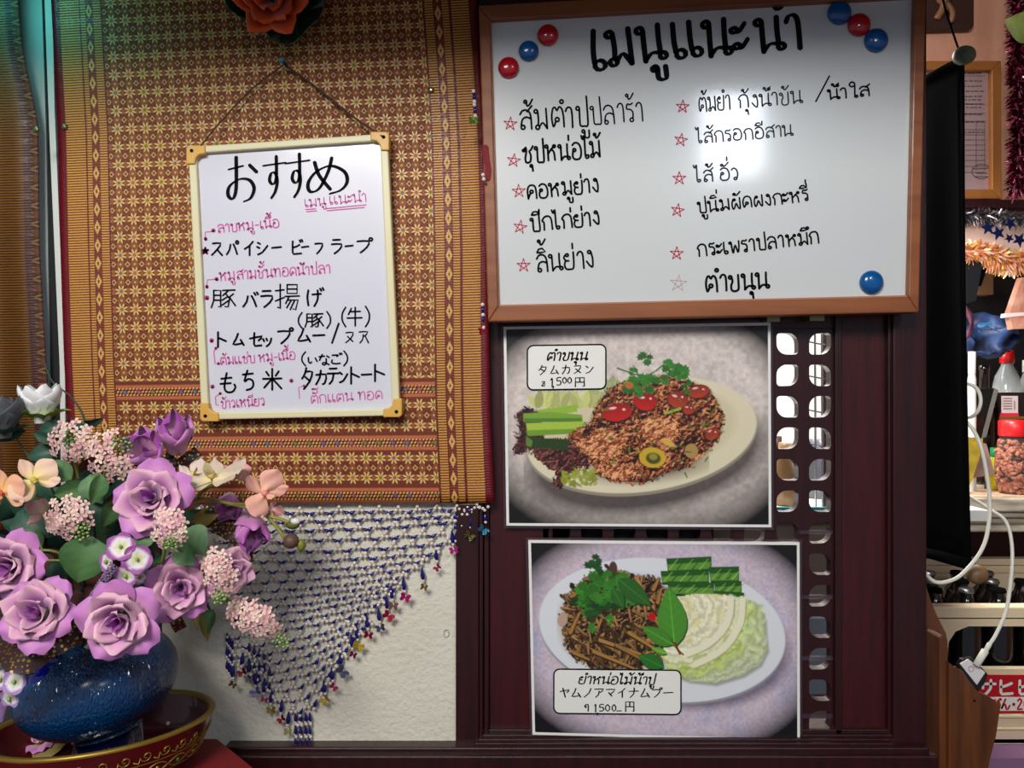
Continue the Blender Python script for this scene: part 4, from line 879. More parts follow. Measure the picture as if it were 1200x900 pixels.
    bleaf(790, 760, 76, 36, -95, c8(76, 144, 44)); bleaf(788, 757, 44, 20, -150, c8(70, 134, 40)); bleaf(776, 785, 34, 20, 205, c8(40, 110, 36)); bleaf(780, 768, 20, 8, 200, c8(96, 160, 50))
    cv.line(790, 755, 796, 768, 3, 2.4, c8(120, 40, 30)); cv.line(794, 764, 800, 769, 3, 2, c8(120, 70, 40))
    return cv
def print_mesh(name, cv, Q, Y, parent, x0, y0, x1, y1):
    H, W = cv.H, cv.W; jj, ii = np.mgrid[0:H, 0:W]; u, v = ii/(W-1), jj/(H-1)
    q = np.array(Q, float); px = (q[0, 0]*(1-u)+q[1, 0]*u)*(1-v)+(q[3, 0]*(1-u)+q[2, 0]*u)*v; py = (q[0, 1]*(1-u)+q[1, 1]*u)*(1-v)+(q[3, 1]*(1-u)+q[2, 1]*u)*v
    dx, dy = (px-600)/F, (450-py)/F; cp, sp = math.cos(PITCH), math.sin(PITCH); t = (Y-CY)/(cp+dy*sp)
    L = wloc(parent); co = np.stack([dx*t-L.x, np.full_like(t, Y-L.y), CZ+(-sp+dy*cp)*t-L.z], -1).reshape(-1, 3)
    idx = np.arange(H*W).reshape(H, W); f = np.stack([idx[:-1, :-1], idx[1:, :-1], idx[1:, 1:], idx[:-1, 1:]], -1).reshape(-1, 4)
    me = bpy.data.meshes.new(name); me.vertices.add(H*W); me.vertices.foreach_set('co', co.ravel()); me.loops.add(f.size); me.loops.foreach_set('vertex_index', f.ravel())
    me.polygons.add(len(f)); me.polygons.foreach_set('loop_start', np.arange(0, f.size, 4)); me.polygons.foreach_set('loop_total', np.full(len(f), 4)); me.update(calc_edges=True)
    a = me.color_attributes.new('Col', 'FLOAT_COLOR', 'POINT'); a.data.foreach_set('color', np.concatenate([np.clip(cv.a, 0, 1), np.ones((H, W, 1))], -1).ravel())
    me.materials.append(M['print']); o = bpy.data.objects.new(name, me); COL.objects.link(o); o.parent = parent; return o
def rrect(x0, y0, x1, y1, r, n=5):
    out = []
    for cx, cy, a0 in [(x1-r, y0+r, -90), (x1-r, y1-r, 0), (x0+r, y1-r, 90), (x0+r, y0+r, 180)]:
        for q in range(n+1): a = R(a0+90*q/n); out.append((cx+r*math.cos(a), cy+r*math.sin(a)))
    return out
def poster(nm_label, Q, cv, seed, label_box, texts):
    t = thing('food_photo_print', nm_label, 'poster', P((Q[0][0]+Q[1][0])/2, Q[3][1], 0.006))
    obj('paper_border', prism(Q, 0.0, 0.004), M['pwhite'], t)
    O = quad_in(Q, -3, -3); obj('laminate_film', prism(O, 0.002, 0.0035), M['lam'], t)
    print_mesh('printed_picture', cv, quad_in(Q, 3.2, 3.2), -0.0004, t, 0, 0, 0, 0)
    x0, y0, x1, y1, tl = label_box
    def tilt(p): return (p[0], p[1]+(p[0]-x0)*tl)
    lb = obj('price_label', prism([tilt(p) for p in rrect(x0, y0, x1, y1, 7)], -0.0012, 0.0), M['pwhite'], t)
    ring = [tilt(p) for p in rrect(x0, y0, x1, y1, 7)]; ring.append(ring[0])
    obj('label_outline', on(ribbon2([ring], 1.7), -0.0014), M['ink'], lb)
    for strokes, wd in texts: obj('lettering', on(ribbon2([[tilt(p) for p in s] for s in strokes], wd, 0.35), -0.0015), M['ink'], lb)
P1 = [(590, 383), (903, 378), (904, 618), (593.5, 616)]
poster('laminated photo of shredded brown salad with tomatoes on a cream plate', P1, photo_one(), 1, (618, 405, 710, 457, -0.015),
       [(thai('ตำขนุน', 640, 423, 689, 423, 9.5, .22, 0), 1.9), (kanarow('タムカヌン', 631, 439, 696, 439, 10.5, 10.5), 1.5),
        (kana('฿', 634, 447, 640, 453)+kana('1', 643, 444, 651, 454)+kana(',', 646, 445, 653, 454)+kana('5', 651, 443, 659, 452)+kana('0', 658, 443, 665, 450)+kana('0', 664, 443, 671, 450), 1.5), (kana('円', 673, 443, 686, 454), 1.6)])
P2 = [(619, 633), (937, 635.5), (937.5, 869), (624, 861)]
poster('laminated photo of brown bamboo shoot salad with cabbage wedge on a white plate', P2, photo_two(), 2, (649, 784, 798, 836, 0.01),
       [(thai('ยำหน่อไม้น้ำปู', 677, 801, 768, 801, 9, .22, 0), 1.7), (kanarow('ヤムノアマイナムプー', 656, 817, 789, 816, 12, 11), 1.6),
        (kana('ๆ', 684, 825, 691, 833)+kana('1', 696, 825, 700, 834)+kana(',', 698, 827, 704, 836)+kana('5', 701, 825, 709, 833)+kana('0', 708, 825, 716, 833)+kana('0', 716, 825, 723, 833)+kana('-', 722, 826, 729, 834), 1.5), (kana('円', 732, 821, 744, 833), 1.6)])
# ================================================================= TABLE, BOWL, VASE
YB0 = -0.125; bc = P(121, 848, YB0); bz = bc.z-0.046
def top_pt(px, py):                                    # point of the stand's top plane seen at this place
    d = ray(px, py); t = (bz-CZ)/d.z; return (d.x*t, CY+d.y*t)
rbx = thing('red_stand', 'plain dark red low stand under the gold rimmed bowl, its corner showing', 'stand', (-0.40, -0.16, bz-.20))
lp = [(-.62, -.088), top_pt(190, 866), top_pt(254, 866), top_pt(300, 903), top_pt(330, 925), (-.24, -.26), (-.62, -.26)]
lp = [(x, y) for x, y in lp if True]; nl = len(lp)
obj('stand_top', ([(x, y, bz) for x, y in lp]+[(x, y, bz-.012) for x, y in lp], [tuple(range(nl-1, -1, -1)), tuple(range(nl, 2*nl))]+[(i, (i+1) % nl, (i+1) % nl+nl, i+nl) for i in range(nl)]), mat('dull_red_card', C(128, 30, 34), 0.55), rbx)
obj('stand_body', box(-.60, -.28, -.25, -.10, bz-.20, bz-.012), mat('darker_red_card', C(96, 20, 26), 0.6), rbx)

bowl = thing('lacquer_bowl', 'shallow red lacquer bowl with raised gold scrolls under the blue vase', 'bowl', (bc.x, YB0, bz))
RB = 0.107
Mb = Matrix.Translation((bc.x, YB0, bz)) @ Matrix.Rotation(R(-3), 4, 'Y') @ Matrix.Rotation(R(-5), 4, 'X')
obj('bowl_body', xf(lathe([(1e-4, 0), (.066, 0), (.083, .004), (.097, .018), (.1035, .034), (RB, .044), (RB+.001, .047), (RB-.003, .048), (RB-.006, .045), (.098, .034), (.092, .018), (.08, .008), (1e-4, .006)], seg=64), Mb), M['lacq'], bowl, smooth=True)
obj('gold_rim', xf(lathe([(RB-.006, .0455), (RB-.004, .0485), (RB, .0488), (RB+.0016, .0468), (RB+.0008, .0450)], seg=64), Mb), M['gold'], bowl, smooth=True)
def side(a, z):                                        # point on the outside of the wall
    r = .083+(RB-.083)*((z-.003)/.041)**.62+.0007; return Mb @ Vector((r*math.cos(a), r*math.sin(a), z))
sw = []
for q in range(6):
    pass
scroll_pts = [(0.0, 0)]
for k in range(34):
    a0 = 2*math.pi*k/34; da = 2*math.pi/34; pts = []
    for q in range(22):
        t = q/21*2.6*math.pi; rr_ = .0054*(1-q/21*.78); pts.append(side(a0+(rr_*math.cos(t+math.pi))/.1, .0335+rr_*math.sin(t+math.pi)))
    pts = [side(a0-da*.62, .030), side(a0-da*.35, .0275)]+pts
    if math.sin(a0) < 0.3: obj('gold_scroll', tube(pts, .0007, 5), M['gold'], bowl, smooth=True)
for ph in (0, math.pi):
    obj('braided_band', tube([side(2*math.pi*i/208, .0175+.0052*math.sin(2*math.pi*i/16+ph)) for i in range(209)], .0008, 5), M['gold'], bowl, smooth=True)
obj('gold_line', tube([side(2*math.pi*i/96, .0255) for i in range(97)], .0005, 5), M['gold'], bowl)
obj('gold_line', tube([side(2*math.pi*i/96, .0105) for i in range(97)], .0005, 5), M['gold'], bowl)
M['gem'] = mat('green_glass_gem', C(30, 120, 60), 0.15, coat=1)
for k in range(26):
    a0 = 2*math.pi*(k+.5)/26
    if math.sin(a0) < 0.2: obj('inlay_gem', ball(side(a0, .0175), .0021, 8, 6), M['gem'] if k % 4 == 0 else M['gold'], bowl, smooth=True)

M['vase'] = mat('blue_crackle_glass', C(0, 74, 128), 0.14, coat=.6, coat_rough=.2, voro=(330, 1.0, (1, 1, 0.45)), noise=(6, C(2, 34, 84), .7), trans=0.15, spec=0.8)
M['vased'] = mat('deep_blue_glass', C(4, 14, 54), 0.06, coat=1.0, spec=0.8, trans=0.3)
M['vaser'] = mat('cobalt_glass', C(6, 22, 170), 0.08, coat=1.0, trans=0.5)
vc = P(114, 797, -0.13); Mv = Matrix.Translation(vc) @ Matrix.Rotation(R(-12), 4, 'Y')
vase = thing('glass_vase', 'round blue crackle glass vase holding the silk flowers in the red bowl', 'vase', (vc.x, vc.y, bz+.006))
prof = []
for i in range(22):
    t = math.pi*(i/21*.86+.10); prof.append((.077*math.sin(t)**.8, -.050*math.cos(t)))
prof = [(.033, -.052)]+prof+[(.030, .052), (.034, .060), (.031, .060), (.027, .050)]
obj('vase_body', xf(lathe(prof, seg=56), Mv), M['vase'], vase, smooth=True)
fz = bz+.0075
obj('vase_foot', lathe([(1e-4, 0), (.046, 0), (.048, .003), (.044, .006), (.034, .010), (.030, vc.z-.046-fz), (1e-4, vc.z-.046-fz)], (P(128, 860, -.13).x, -0.13, fz), 40), M['vased'], vase, smooth=True)
rc = P(47, 790, -0.175)
ruf = obj('glass_ruffle', join(ball(P(56, 798, -.185), .016, 12, 8, (1.2, .7, .9)), ball(P(36, 776, -.18), .013, 10, 7, (1.1, .6, .8)), ball(P(56, 773, -.18), .012, 10, 7, (1.2, .6, .8)), ball(P(38, 792, -.182), .010, 10, 7, (1, .7, 1)),
     tube([P(56, 790, -.185), P(80, 792, -.17)], .012, 10)), M['vaser'], vase, smooth=True)

# loose bits lying in the bowl
def on_z(px, py, z):
    d = ray(px, py); t = (z-CZ)/d.z; return Vector((d.x*t, CY+d.y*t, z))
fl_z = bz+.010
for px, py, lb in [(197, 848, 'loose white pearl lying on the right inside of the red bowl'), (28, 869, 'loose white pearl lying near the left rim of the red bowl')]:
    c = on_z(px, py, fl_z); tag(obj('loose_pearl', ball((c.x, c.y, c.z), .0026, 12, 8), M['pearl'], smooth=True), lb, 'pearl')

# ================================================================= FLOWERS
def petal(seed, r0, r1, h, spread, curl, drop, base, mid, tip, nu=10, nv=11, point=False):
    rr = random.Random(seed); ph = rr.uniform(0, 6); V = []; Cc = []; base, mid, tip = [np.array(C(*q)) for q in (base, mid, tip)]
    for j in range(nv+1):
        v = j/nv
        for i in range(nu+1):
            u = -1+2*i/nu; wd = spread*min(1, .40+1.3*v)*math.sqrt(max(.05, 1-(max(0, v-.42)/.60)**2))
            if point: wd = spread*math.sin(math.pi*min(.97, .22+.75*v))**.75
            Rr = r0+(r1-r0)*v**1.25+curl*max(0, v-.55)**2*4*(.6+.4*abs(u))
            z = h*v-.30*h*u*u*v*v-drop*max(0, v-.6)**2*4+.02*math.sin(ph+u*4)*v
            Rr += .022*math.sin(ph*2+u*4)*v*v
            V.append((Rr*math.cos(u*wd), Rr*math.sin(u*wd), z))
            e = min(1, max(0, v*1.1+.35*abs(u)**3-.05)); n = .5+.5*math.sin(u*7+ph)*math.sin(v*6+ph*1.7)
            c_ = base*(1-e)+mid*e; k = max(0, (e-.55)/.45); c_ = c_*(1-k)+tip*k; b_ = .30*max(0, math.sin(ph*3+u*3.1+v*2))*v; c_ = c_*(1-b_)+np.array(C(170, 84, 174))*b_ if tip[0] > tip[1]*1.2 and tip[2] > tip[1] else c_; c_ = c_*(.92+.16*n); Cc.append(np.clip(c_, 0, 1))
    Fc = [(j*(nu+1)+i, j*(nu+1)+i+1, (j+1)*(nu+1)+i+1, (j+1)*(nu+1)+i) for j in range(nv) for i in range(nu)]
    me = mesh('petal', V, Fc, True, Cc); me.materials.append(M['petal']); return me
PK, VI, LV, DV = (240, 192, 208), (172, 78, 174), (208, 134, 200), (140, 40, 150)
LAY = {}
def layer(key, *a):
    if key not in LAY: LAY[key] = [petal(sum(map(ord, key))*7 % 97+i*13, *a) for i in range(3)]
    return LAY[key]
L1 = lambda: layer('l1', .03, .17, .86, 1.7, .0, .0, DV, VI, VI)
L2 = lambda: layer('l2', .07, .30, .90, 1.45, .00, .0, VI, LV, PK)
L3 = lambda: layer('l3', .12, .46, .86, 1.25, .02, .03, DV, LV, PK)
L4 = lambda: layer('l4', .16, .66, .78, 1.02, .05, .08, VI, LV, PK)
L5 = lambda: layer('l5', .18, .88, .54, .86, .10, .16, PK, (220, 158, 204), (204, 130, 200))
B3 = lambda: layer('b3', .22, .64, 1.35, 1.6, -.50, .0, PK, LV, VI)
B4 = lambda: layer('b4', .30, .72, 1.12, 1.3, -.38, .02, PK, VI, LV)
def qaxis(axis, spin=0.0):
    q = Vector((0, 0, 1)).rotation_difference(Vector(axis).normalized()); return q @ Quaternion((0, 0, 1), spin)
def rose(px, py, Y, size, axis, kind, label, spin=0.0, name='silk_rose', squash=1.0):
    s = size*S(Y); t = thing(name, label, 'flower', P(px, py, Y), 'silk roses in the blue vase', qaxis(axis, spin))
    rr = random.Random(int(px*7+py)); off = .45
    lays = [(L1, 3), (L2, 3), (L3, 4), (L4, 5), (L5, 5)] if kind == 'open' else [(L1, 3), (L2, 4), (L3, 5), (L4, 5)] if kind == 'half' else [(L1, 3), (B3, 3), (B4, 4)]
    for k, (fn, n) in enumerate(lays):
        ms = fn()
        for i in range(n):
            q = Quaternion((0, 0, 1), 2*math.pi*(i+rr.uniform(-.12, .12))/n+k*.7) @ Quaternion((0, 1, 0), rr.uniform(-.10, .12))
            inst('petal', ms[i % 3], t, (0, 0, -off*s), q, s*rr.uniform(.93, 1.06))
    cal = mesh('calyx', *ball((0, 0, -(off-.02)*s), .17*s, 10, 6, (1, 1, .8)), True, [C(60, 100, 50)]*0 or None); cal.materials.append(M['stem'])
    inst('calyx', cal, t, (0, 0, 0))
    return t
rose(172, 532, -.16, 40, (.15, -.85, .5), 'bud', 'tall purple rosebud just left of the topmost bud', .4)
rose(205, 515, -.13, 37, (.15, -.6, .8), 'bud', 'topmost purple rosebud against the patterned sarong', 1.4)
rose(176, 584, -.22, 49, (.1, -1, .28), 'open', 'wide open lilac rose under the tall buds in the middle of the bouquet', .2)
rose(8, 664, -.24, 47, (.1, -1, .1), 'open', 'purple rose at the left picture edge below the peach orchids', 1.1)
rose(42, 718, -.27, 50, (.05, -1, .42), 'open', 'large low lilac rose in front of the gold dotted ribbon', 2.0)
rose(138, 728, -.27, 51, (.15, -1, -.02), 'open', 'large lilac rose hanging over the front of the blue vase', 2.8)
rose(211, 690, -.22, 43, (.35, -1, .15), 'open', 'lilac rose beside the vase, left of the lowest pink cluster', 4.0)
rose(270, 668, -.14, 38, (.6, -.9, .2), 'half', 'purple rose half hidden behind a pink cluster, nearest the bead net', .7)
rose(293, 616, -.13, 38, (.3, -.7, -.5), 'bud', 'deep purple rosebud hanging below the pink orchid spray', 2.1)
rose(268, 590, -.12, 28, (.2, -.8, -.3), 'bud', 'small purple bud tucked under the orchid stems', 3.1)
# lone small rosette in the bowl
c = on_z(46, 868, fl_z+.004)
t = thing('fallen_rosette', 'small purple rosette with tan edge lying in the red bowl', 'flower', c, None, qaxis((.1, -.45, 1)))
for k, (rr0, n) in enumerate([(.009, 6), (.014, 7), (.019, 7)]):
    for i in range(n): inst('petal', (L3() if k < 2 else L5())[i % 3], t, (0, 0, -.004), Quaternion((0, 0, 1), 2*math.pi*i/n+k), rr0*(1, 1, .55)[0])
tb = mesh('tan_disc', *lathe([(1e-4, -.006), (.024, -.005), (.027, -.002), (.022, -.001), (1e-4, -.002)], seg=20)); tb.materials.append(mat('tan_card', C(150, 132, 80), .6)); inst('tan_disc', tb, t, (0, 0, 0))

# leaves
def leaf_mesh(seed, col, col2, w_=.32, bend=.25, n=9, name='leaf'):
    rr = random.Random(seed); V = []; Cc = []; a, b = np.array(C(*col)), np.array(C(*col2))
    for j in range(n+1):
        v = j/n; hw = w_*math.sin(math.pi*min(1, v**.75))**.85+.004
        for i in range(-3, 4):
            u = i/3; V.append((u*hw, v, bend*(v-v*v)*1.2+abs(u)*hw*.35-.12*v*v+.012*math.sin(v*14+seed)*abs(u)))
            e = min(1, .25+.5*abs(u)+.25*math.sin(v*22+abs(u)*6)*.5); Cc.append(a*e+b*(1-e))
    Fc = [(j*7+i, j*7+i+1, (j+1)*7+i+1, (j+1)*7+i) for j in range(n) for i in range(6)]
    me = mesh(name, V, Fc, True, Cc); me.materials.append(M['leaf']); return me
LG = [leaf_mesh(i, (50, 98, 52), (108, 150, 92), .30+.03*i) for i in range(3)]
LD = [leaf_mesh(i+5, (30, 66, 52), (60, 100, 82), .30) for i in range(2)]
LO = [leaf_mesh(i+9, (136, 112, 34), (180, 160, 84), .2) for i in range(2)]
LM = [leaf_mesh(i+12, (80, 34, 34), (110, 58, 44), .3) for i in range(2)]
def leaf_at(parent, ms, bx, by, tx, ty, Y0, Y1, roll, w_=1.0, name='leaf'):
    a, b = P(bx, by, Y0), P(tx, ty, Y1); d = b-a; L_ = d.length; y = d.normalized(); cam_dir = (Vector((0, CY, CZ))-a).normalized()
    z = (cam_dir-y*cam_dir.dot(y)).normalized(); x = y.cross(z); m3 = Matrix((x, y, z)).transposed(); q = m3.to_quaternion() @ Quaternion((0, 1, 0), roll)
    return inst(name, ms, parent, a-wloc(parent), q, (L_*w_, L_, L_))
def sprig(label, stem, leaves, m='stemd', r=.0016, Y=-.15):
    base = P(stem[0][0], stem[0][1], Y); t = thing('leaf_sprig', label, 'leaves', base, 'silk leaf sprigs in the blue vase')
    obj('stem', tube([P(x, y, Y+dy) for x, y, dy in stem], lambda q: r*(1-.6*q), 6, 5), M[m], t, smooth=True)
    for k, (ms, bx, by, tx, ty, dy, roll, w_) in enumerate(leaves): leaf_at(t, ms, bx, by, tx, ty, Y+dy, Y+dy-.006, roll, w_)
    return t
sprig('dark green leaf sprig above the left pink cluster with a thin curling tip', [(98, 560, .02), (96, 520, 0), (99, 492, 0), (84, 466, 0), (62, 448, 0), (52, 425, 0)],
      [(LD[0], 99, 494, 120, 492, 0, .9, .9), (LD[1], 96, 510, 84, 490, 0, .6, 1)], Y=-.12)
sprig('blue green leaves at the far left above the peach orchids', [(70, 600, .02), (55, 560, 0), (30, 530, 0), (12, 500, 0)],
      [(LD[0], 66, 530, 30, 535, 0, .3, 1.1), (LD[1], 30, 505, -18, 510, 0, .2, .9), (LD[0], 62, 515, 38, 508, -.01, -.4, 1), (LD[1], 74, 496, 42, 512, 0, .3, 1)], Y=-.14)
sprig('green leaf sprig between the two upper pink clusters', [(112, 640, .03), (108, 600, 0), (100, 560, 0)],
      [(LG[0], 84, 562, 50, 540, -.01, .2, 1.1), (LG[1], 106, 568, 62, 582, -.015, -.3, 1), (LG[2], 106, 556, 118, 590, -.02, .3, 1.2), (LG[0], 118, 556, 108, 592, -.03, -.4, 1), (LD[1], 108, 580, 116, 616, -.01, .2, 1.3), (LG[1], 132, 586, 122, 618, -.01, -.6, 1.2)], Y=-.17)
sprig('broad grey green leaf under the middle left pink cluster', [(98, 690, .04), (100, 660, 0), (104, 640, 0)],
      [(LG[2], 108, 628, 90, 684, -.01, .05, 1.35), (LD[0], 60, 660, 80, 690, .02, .4, 1), (LM[0], 70, 672, 92, 690, .03, .1, 1.4), (LM[1], 130, 676, 96, 700, .04, .2, 1.2)], Y=-.19)
sprig('small green leaf sprig between the white centred blossoms and pink cluster', [(190, 690, .03), (180, 650, 0), (172, 630, 0)],
      [(LG[0], 178, 622, 156, 642, -.02, .2, 1.5), (LG[1], 198, 650, 176, 686, 0, .3, .9)], Y=-.2)
sprig('broad green leaf right of the middle pink cluster', [(215, 665, .03), (226, 640, 0), (230, 625, 0)],
      [(LG[2], 214, 622, 240, 648, -.02, -.2, 1.4), (LG[0], 208, 640, 226, 662, -.03, .3, 1.5)], Y=-.2)
sprig('olive yellow leaf sprig behind the middle pink cluster', [(222, 616, .01), (236, 612, 0), (256, 600, 0)],
      [(LO[0], 228, 613, 254, 604, 0, .1, 1.3), (LO[1], 224, 612, 242, 594, 0, .4, .8), (LO[0], 232, 614, 243, 626, 0, -.3, .8), (LO[1], 206, 570, 209, 552, .02, .3, 1)], Y=-.15)
sprig('drooping olive leaf sprig hanging against the white wall panel', [(240, 700, -.04), (246, 715, 0), (252, 724, 0)],
      [(LO[0], 238, 712, 244, 752, 0, -.2, .8), (LG[1], 250, 714, 238, 746, 0, .4, .9), (LO[1], 228, 716, 232, 740, 0, .2, .6)], Y=-.11)
sprig('dark leaf sprig at the lower left edge beside the vase', [(20, 790, .03), (14, 770, 0), (6, 762, 0)],
      [(LD[0], 10, 760, 26, 790, 0, .2, 1.2), (LD[1], 4, 768, -6, 796, 0, .2, 1.2), (LG[0], 14, 778, 32, 784, 0, .4, .9)], Y=-.2)
sprig('leaves behind the left roses, reaching toward the dotted ribbon', [(60, 700, .05), (56, 670, .05), (46, 640, .05)],
      [(LG[0], 50, 640, 20, 620, .04, .3, 1), (LM[0], 60, 668, 36, 650, .05, .2, 1.4), (LM[1], 76, 700, 104, 724, .05, .1, 1.4), (LD[0], 20, 600, 60, 628, .05, .1, 1.3), (LD[1], 130, 640, 160, 620, .05, .1, 1.3)], Y=-.17)
# thin green twigs showing between the left roses
tw = obj('bare_twig', join(tube([P(30, 646, -.16), P(58, 645, -.16), P(80, 652, -.15)], .0014, 6, 4), tube([P(30, 656, -.16), P(80, 657, -.15)], .0013, 6), tube([P(50, 646, -.16), P(47, 638, -.16)], .001, 6)), M['stem'])
tag(tw, 'thin bare green twigs between the purple rose and broad leaf', 'twig')

# clusters of tiny pink four-petal florets
def floret_mesh(c1, c2, name='floret'):
    V = []; Fc = []; Cc = []; a, b = np.array(C(*c1)), np.array(C(*c2))
    for k in range(4):
        t = k*math.pi/2; n0 = len(V); ca, sa = math.cos(t), math.sin(t)
        for (x, y, z, e) in [(0, 0, 0, 1), (.45, -.34, .16, .3), (.95, -.28, .1, 0), (1.12, 0, -.02, 0), (.95, .28, .1, 0), (.45, .34, .16, .3), (.55, 0, .05, .4)]:
            V.append((x*ca-y*sa, x*sa+y*ca, z)); Cc.append(a*(1-e)+b*e)
        Fc += [(n0, n0+1, n0+6), (n0+1, n0+2, n0+6), (n0+2, n0+3, n0+6), (n0+3, n0+4, n0+6), (n0+4, n0+5, n0+6), (n0+5, n0, n0+6)]
    me = mesh(name, V, Fc, True, Cc); me.materials.append(M['petal']); return me
FLO = [floret_mesh((248, 214, 206), (216, 150, 150)), floret_mesh((236, 190, 186), (200, 130, 140)), floret_mesh((250, 226, 214), (226, 176, 150))]
bm_ = mesh('green_bud', *ball((0, 0, 0), 1, 7, 5, (1, 1, 1.25)), True); bm_.materials.append(mat('pale_green_bud', C(150, 176, 110), .5)); BUD = bm_
bm2 = mesh('green_bud', *ball((0, 0, 0), 1, 7, 5, (1, 1, 1.25)), True); bm2.materials.append(mat('leaf_green_bud', C(96, 132, 70), .5)); BUD2 = bm2
def cluster(label, cx, cy, rx, ry, Y, n, bud_c, nb, stem_to=None, bud=None, tilt=0.0):
    t = thing('pink_floret_cluster', label, 'flower', P(cx, cy, Y), 'pink floret clusters in the blue vase'); rr = random.Random(int(cx+cy*3)); s = S(Y)
    core = P(cx, cy, Y+.012)
    obj('stem', tube([core, P(*(stem_to or (cx, cy+40)), Y+.03)], .0018, 6), M['stem'], t)
    k = 0; ga = 2.39996
    for i in range(n):
        rad = math.sqrt((i+.5)/n); a = i*ga+rr.uniform(-.2, .2); x, y = rx*rad*math.cos(a), ry*rad*math.sin(a)
        x, y = x*math.cos(tilt)-y*math.sin(tilt), x*math.sin(tilt)+y*math.cos(tilt)
        if math.hypot(cx+x-bud_c[0], cy+y-bud_c[1]) < bud_c[2]*.75: continue
        zd = -.016*math.sqrt(max(0, 1-rad*rad*.9)); p = P(cx+x, cy+y, Y+zd+rr.uniform(-.002, .002))
        ax = Vector((x/rx*.8+rr.uniform(-.3, .3), -1, -y/ry*.8+rr.uniform(-.3, .3)))
        inst('floret', rr.choice(FLO), t, p-wloc(t), qaxis(ax, rr.uniform(0, 6)), s*rr.uniform(4.6, 6.2))
    for i in range(nb):
        rad = math.sqrt((i+.5)/nb)*bud_c[2]; a = i*ga; p = P(bud_c[0]+rad*math.cos(a), bud_c[1]+rad*.9*math.sin(a), Y-.017+.004*rad/bud_c[2])
        inst('green_bud', (bud or BUD) if i % 3 else BUD2, t, p-wloc(t), qaxis((rr.uniform(-.4, .4), -1, rr.uniform(-.4, .4))), s*rr.uniform(1.5, 2.3))
    return t
cluster('upper left pink floret cluster below the white rosebud', 84, 517, 27, 25, -.16, 44, (82, 514, 12), 20, (92, 560), BUD2)
cluster('upper pink floret cluster touching the tall purple bud', 128, 534, 27, 30, -.17, 46, (142, 521, 13), 22, (118, 575))
cluster('pink floret cluster on the left between peach orchids and broad leaf', 80, 606, 28, 26, -.2, 44, (95, 622, 12), 20, (85, 650))
cluster('pink floret cluster covering the right side of the big open rose', 198, 620, 21, 25, -.25, 34, (200, 636, 9), 18, (190, 660))
cluster('pink floret cluster between the vase side rose and the bead net', 256, 672, 19, 30, -.22, 40, (257, 700, 9), 16, (240, 700), None, -.25)
cluster('lowest pink floret cluster drooping over the blue bead net', 298, 726, 36, 19, -.2, 50, (330, 751, 10), 18, (262, 700), None, .55)

# white-and-mauve small blossoms, five petals, lime centre
def blossom_mesh(c_in, c_mid, c_out):
    V = []; Fc = []; Cc = []; a, b, d = [np.array(C(*q)) for q in (c_in, c_mid, c_out)]
    for k in range(5):
        t = 2*math.pi*k/5; ca, sa = math.cos(t), math.sin(t); n0 = len(V)
        for j in range(5):
            v = j/4
            for i in range(-2, 3):
                u = i/2; x = .08+.95*v-.14*u*u*v; y = u*(.10+.48*math.sin(math.pi*min(1, .1+.7*v))); z = .22*v*v*(1-abs(u)*.5)+.05*math.sin(k*2+u*4)*v
                V.append((x*ca-y*sa, x*sa+y*ca, z)); Cc.append(a*(1-min(1, v*2.5))+(b if v < .7 else d)*min(1, v*2.5))
        Fc += [(n0+j*5+i, n0+j*5+i+1, n0+(j+1)*5+i+1, n0+(j+1)*5+i) for j in range(4) for i in range(4)]
    me = mesh('corolla', V, Fc, True, Cc); me.materials.append(M['petal']); return me
BL = blossom_mesh((196, 210, 90), (240, 226, 236), (160, 84, 160)); BL2 = blossom_mesh((160, 170, 60), (238, 232, 240), (170, 130, 190))
def blossom(label, px, py, Y, r, axis, me=None):
    t = thing('small_blossom', label, 'flower', P(px, py, Y), 'small mauve edged blossoms'); s = S(Y)
    inst('corolla', me or BL, t, (0, 0, 0), qaxis(axis, px % 6), s*r); d = Vector(axis).normalized()*.0022
    inst('green_bud', BUD, t, tuple(d), None, s*2.0); return t
blossom('mauve edged white blossom, topmost of the four above the lavender spike', 142, 641, -.25, 17, (.1, -1, .4))
blossom('mauve edged blossom facing right beside the small green leaf', 161, 655, -.25, 17, (.3, -1, .1))
blossom('mauve edged blossom lowest of the four, near the large hanging rose', 148, 674, -.25, 14, (0, -1, -.2))
blossom('pale blossom half turned left of the lavender spike', 126, 658, -.24, 12, (-.5, -1, .1))
blossom('pale lilac blossom at the lower left edge beside the glass ruffle', 18, 799, -.25, 15, (-.1, -1, .3), BL2)
blossom('pale lilac blossom lowest at the left edge above the bowl', 12, 818, -.24, 12, (-.1, -1, -.3), BL2)
blossom('greenish white blossom cut by the lower left picture edge', 2, 796, -.24, 12, (-.3, -1, .1), BL2)
blossom('cream blossom peeping between the vase side rose and the dotted ribbon', 164, 676, -.23, 9, (.2, -1, 0), BL2)
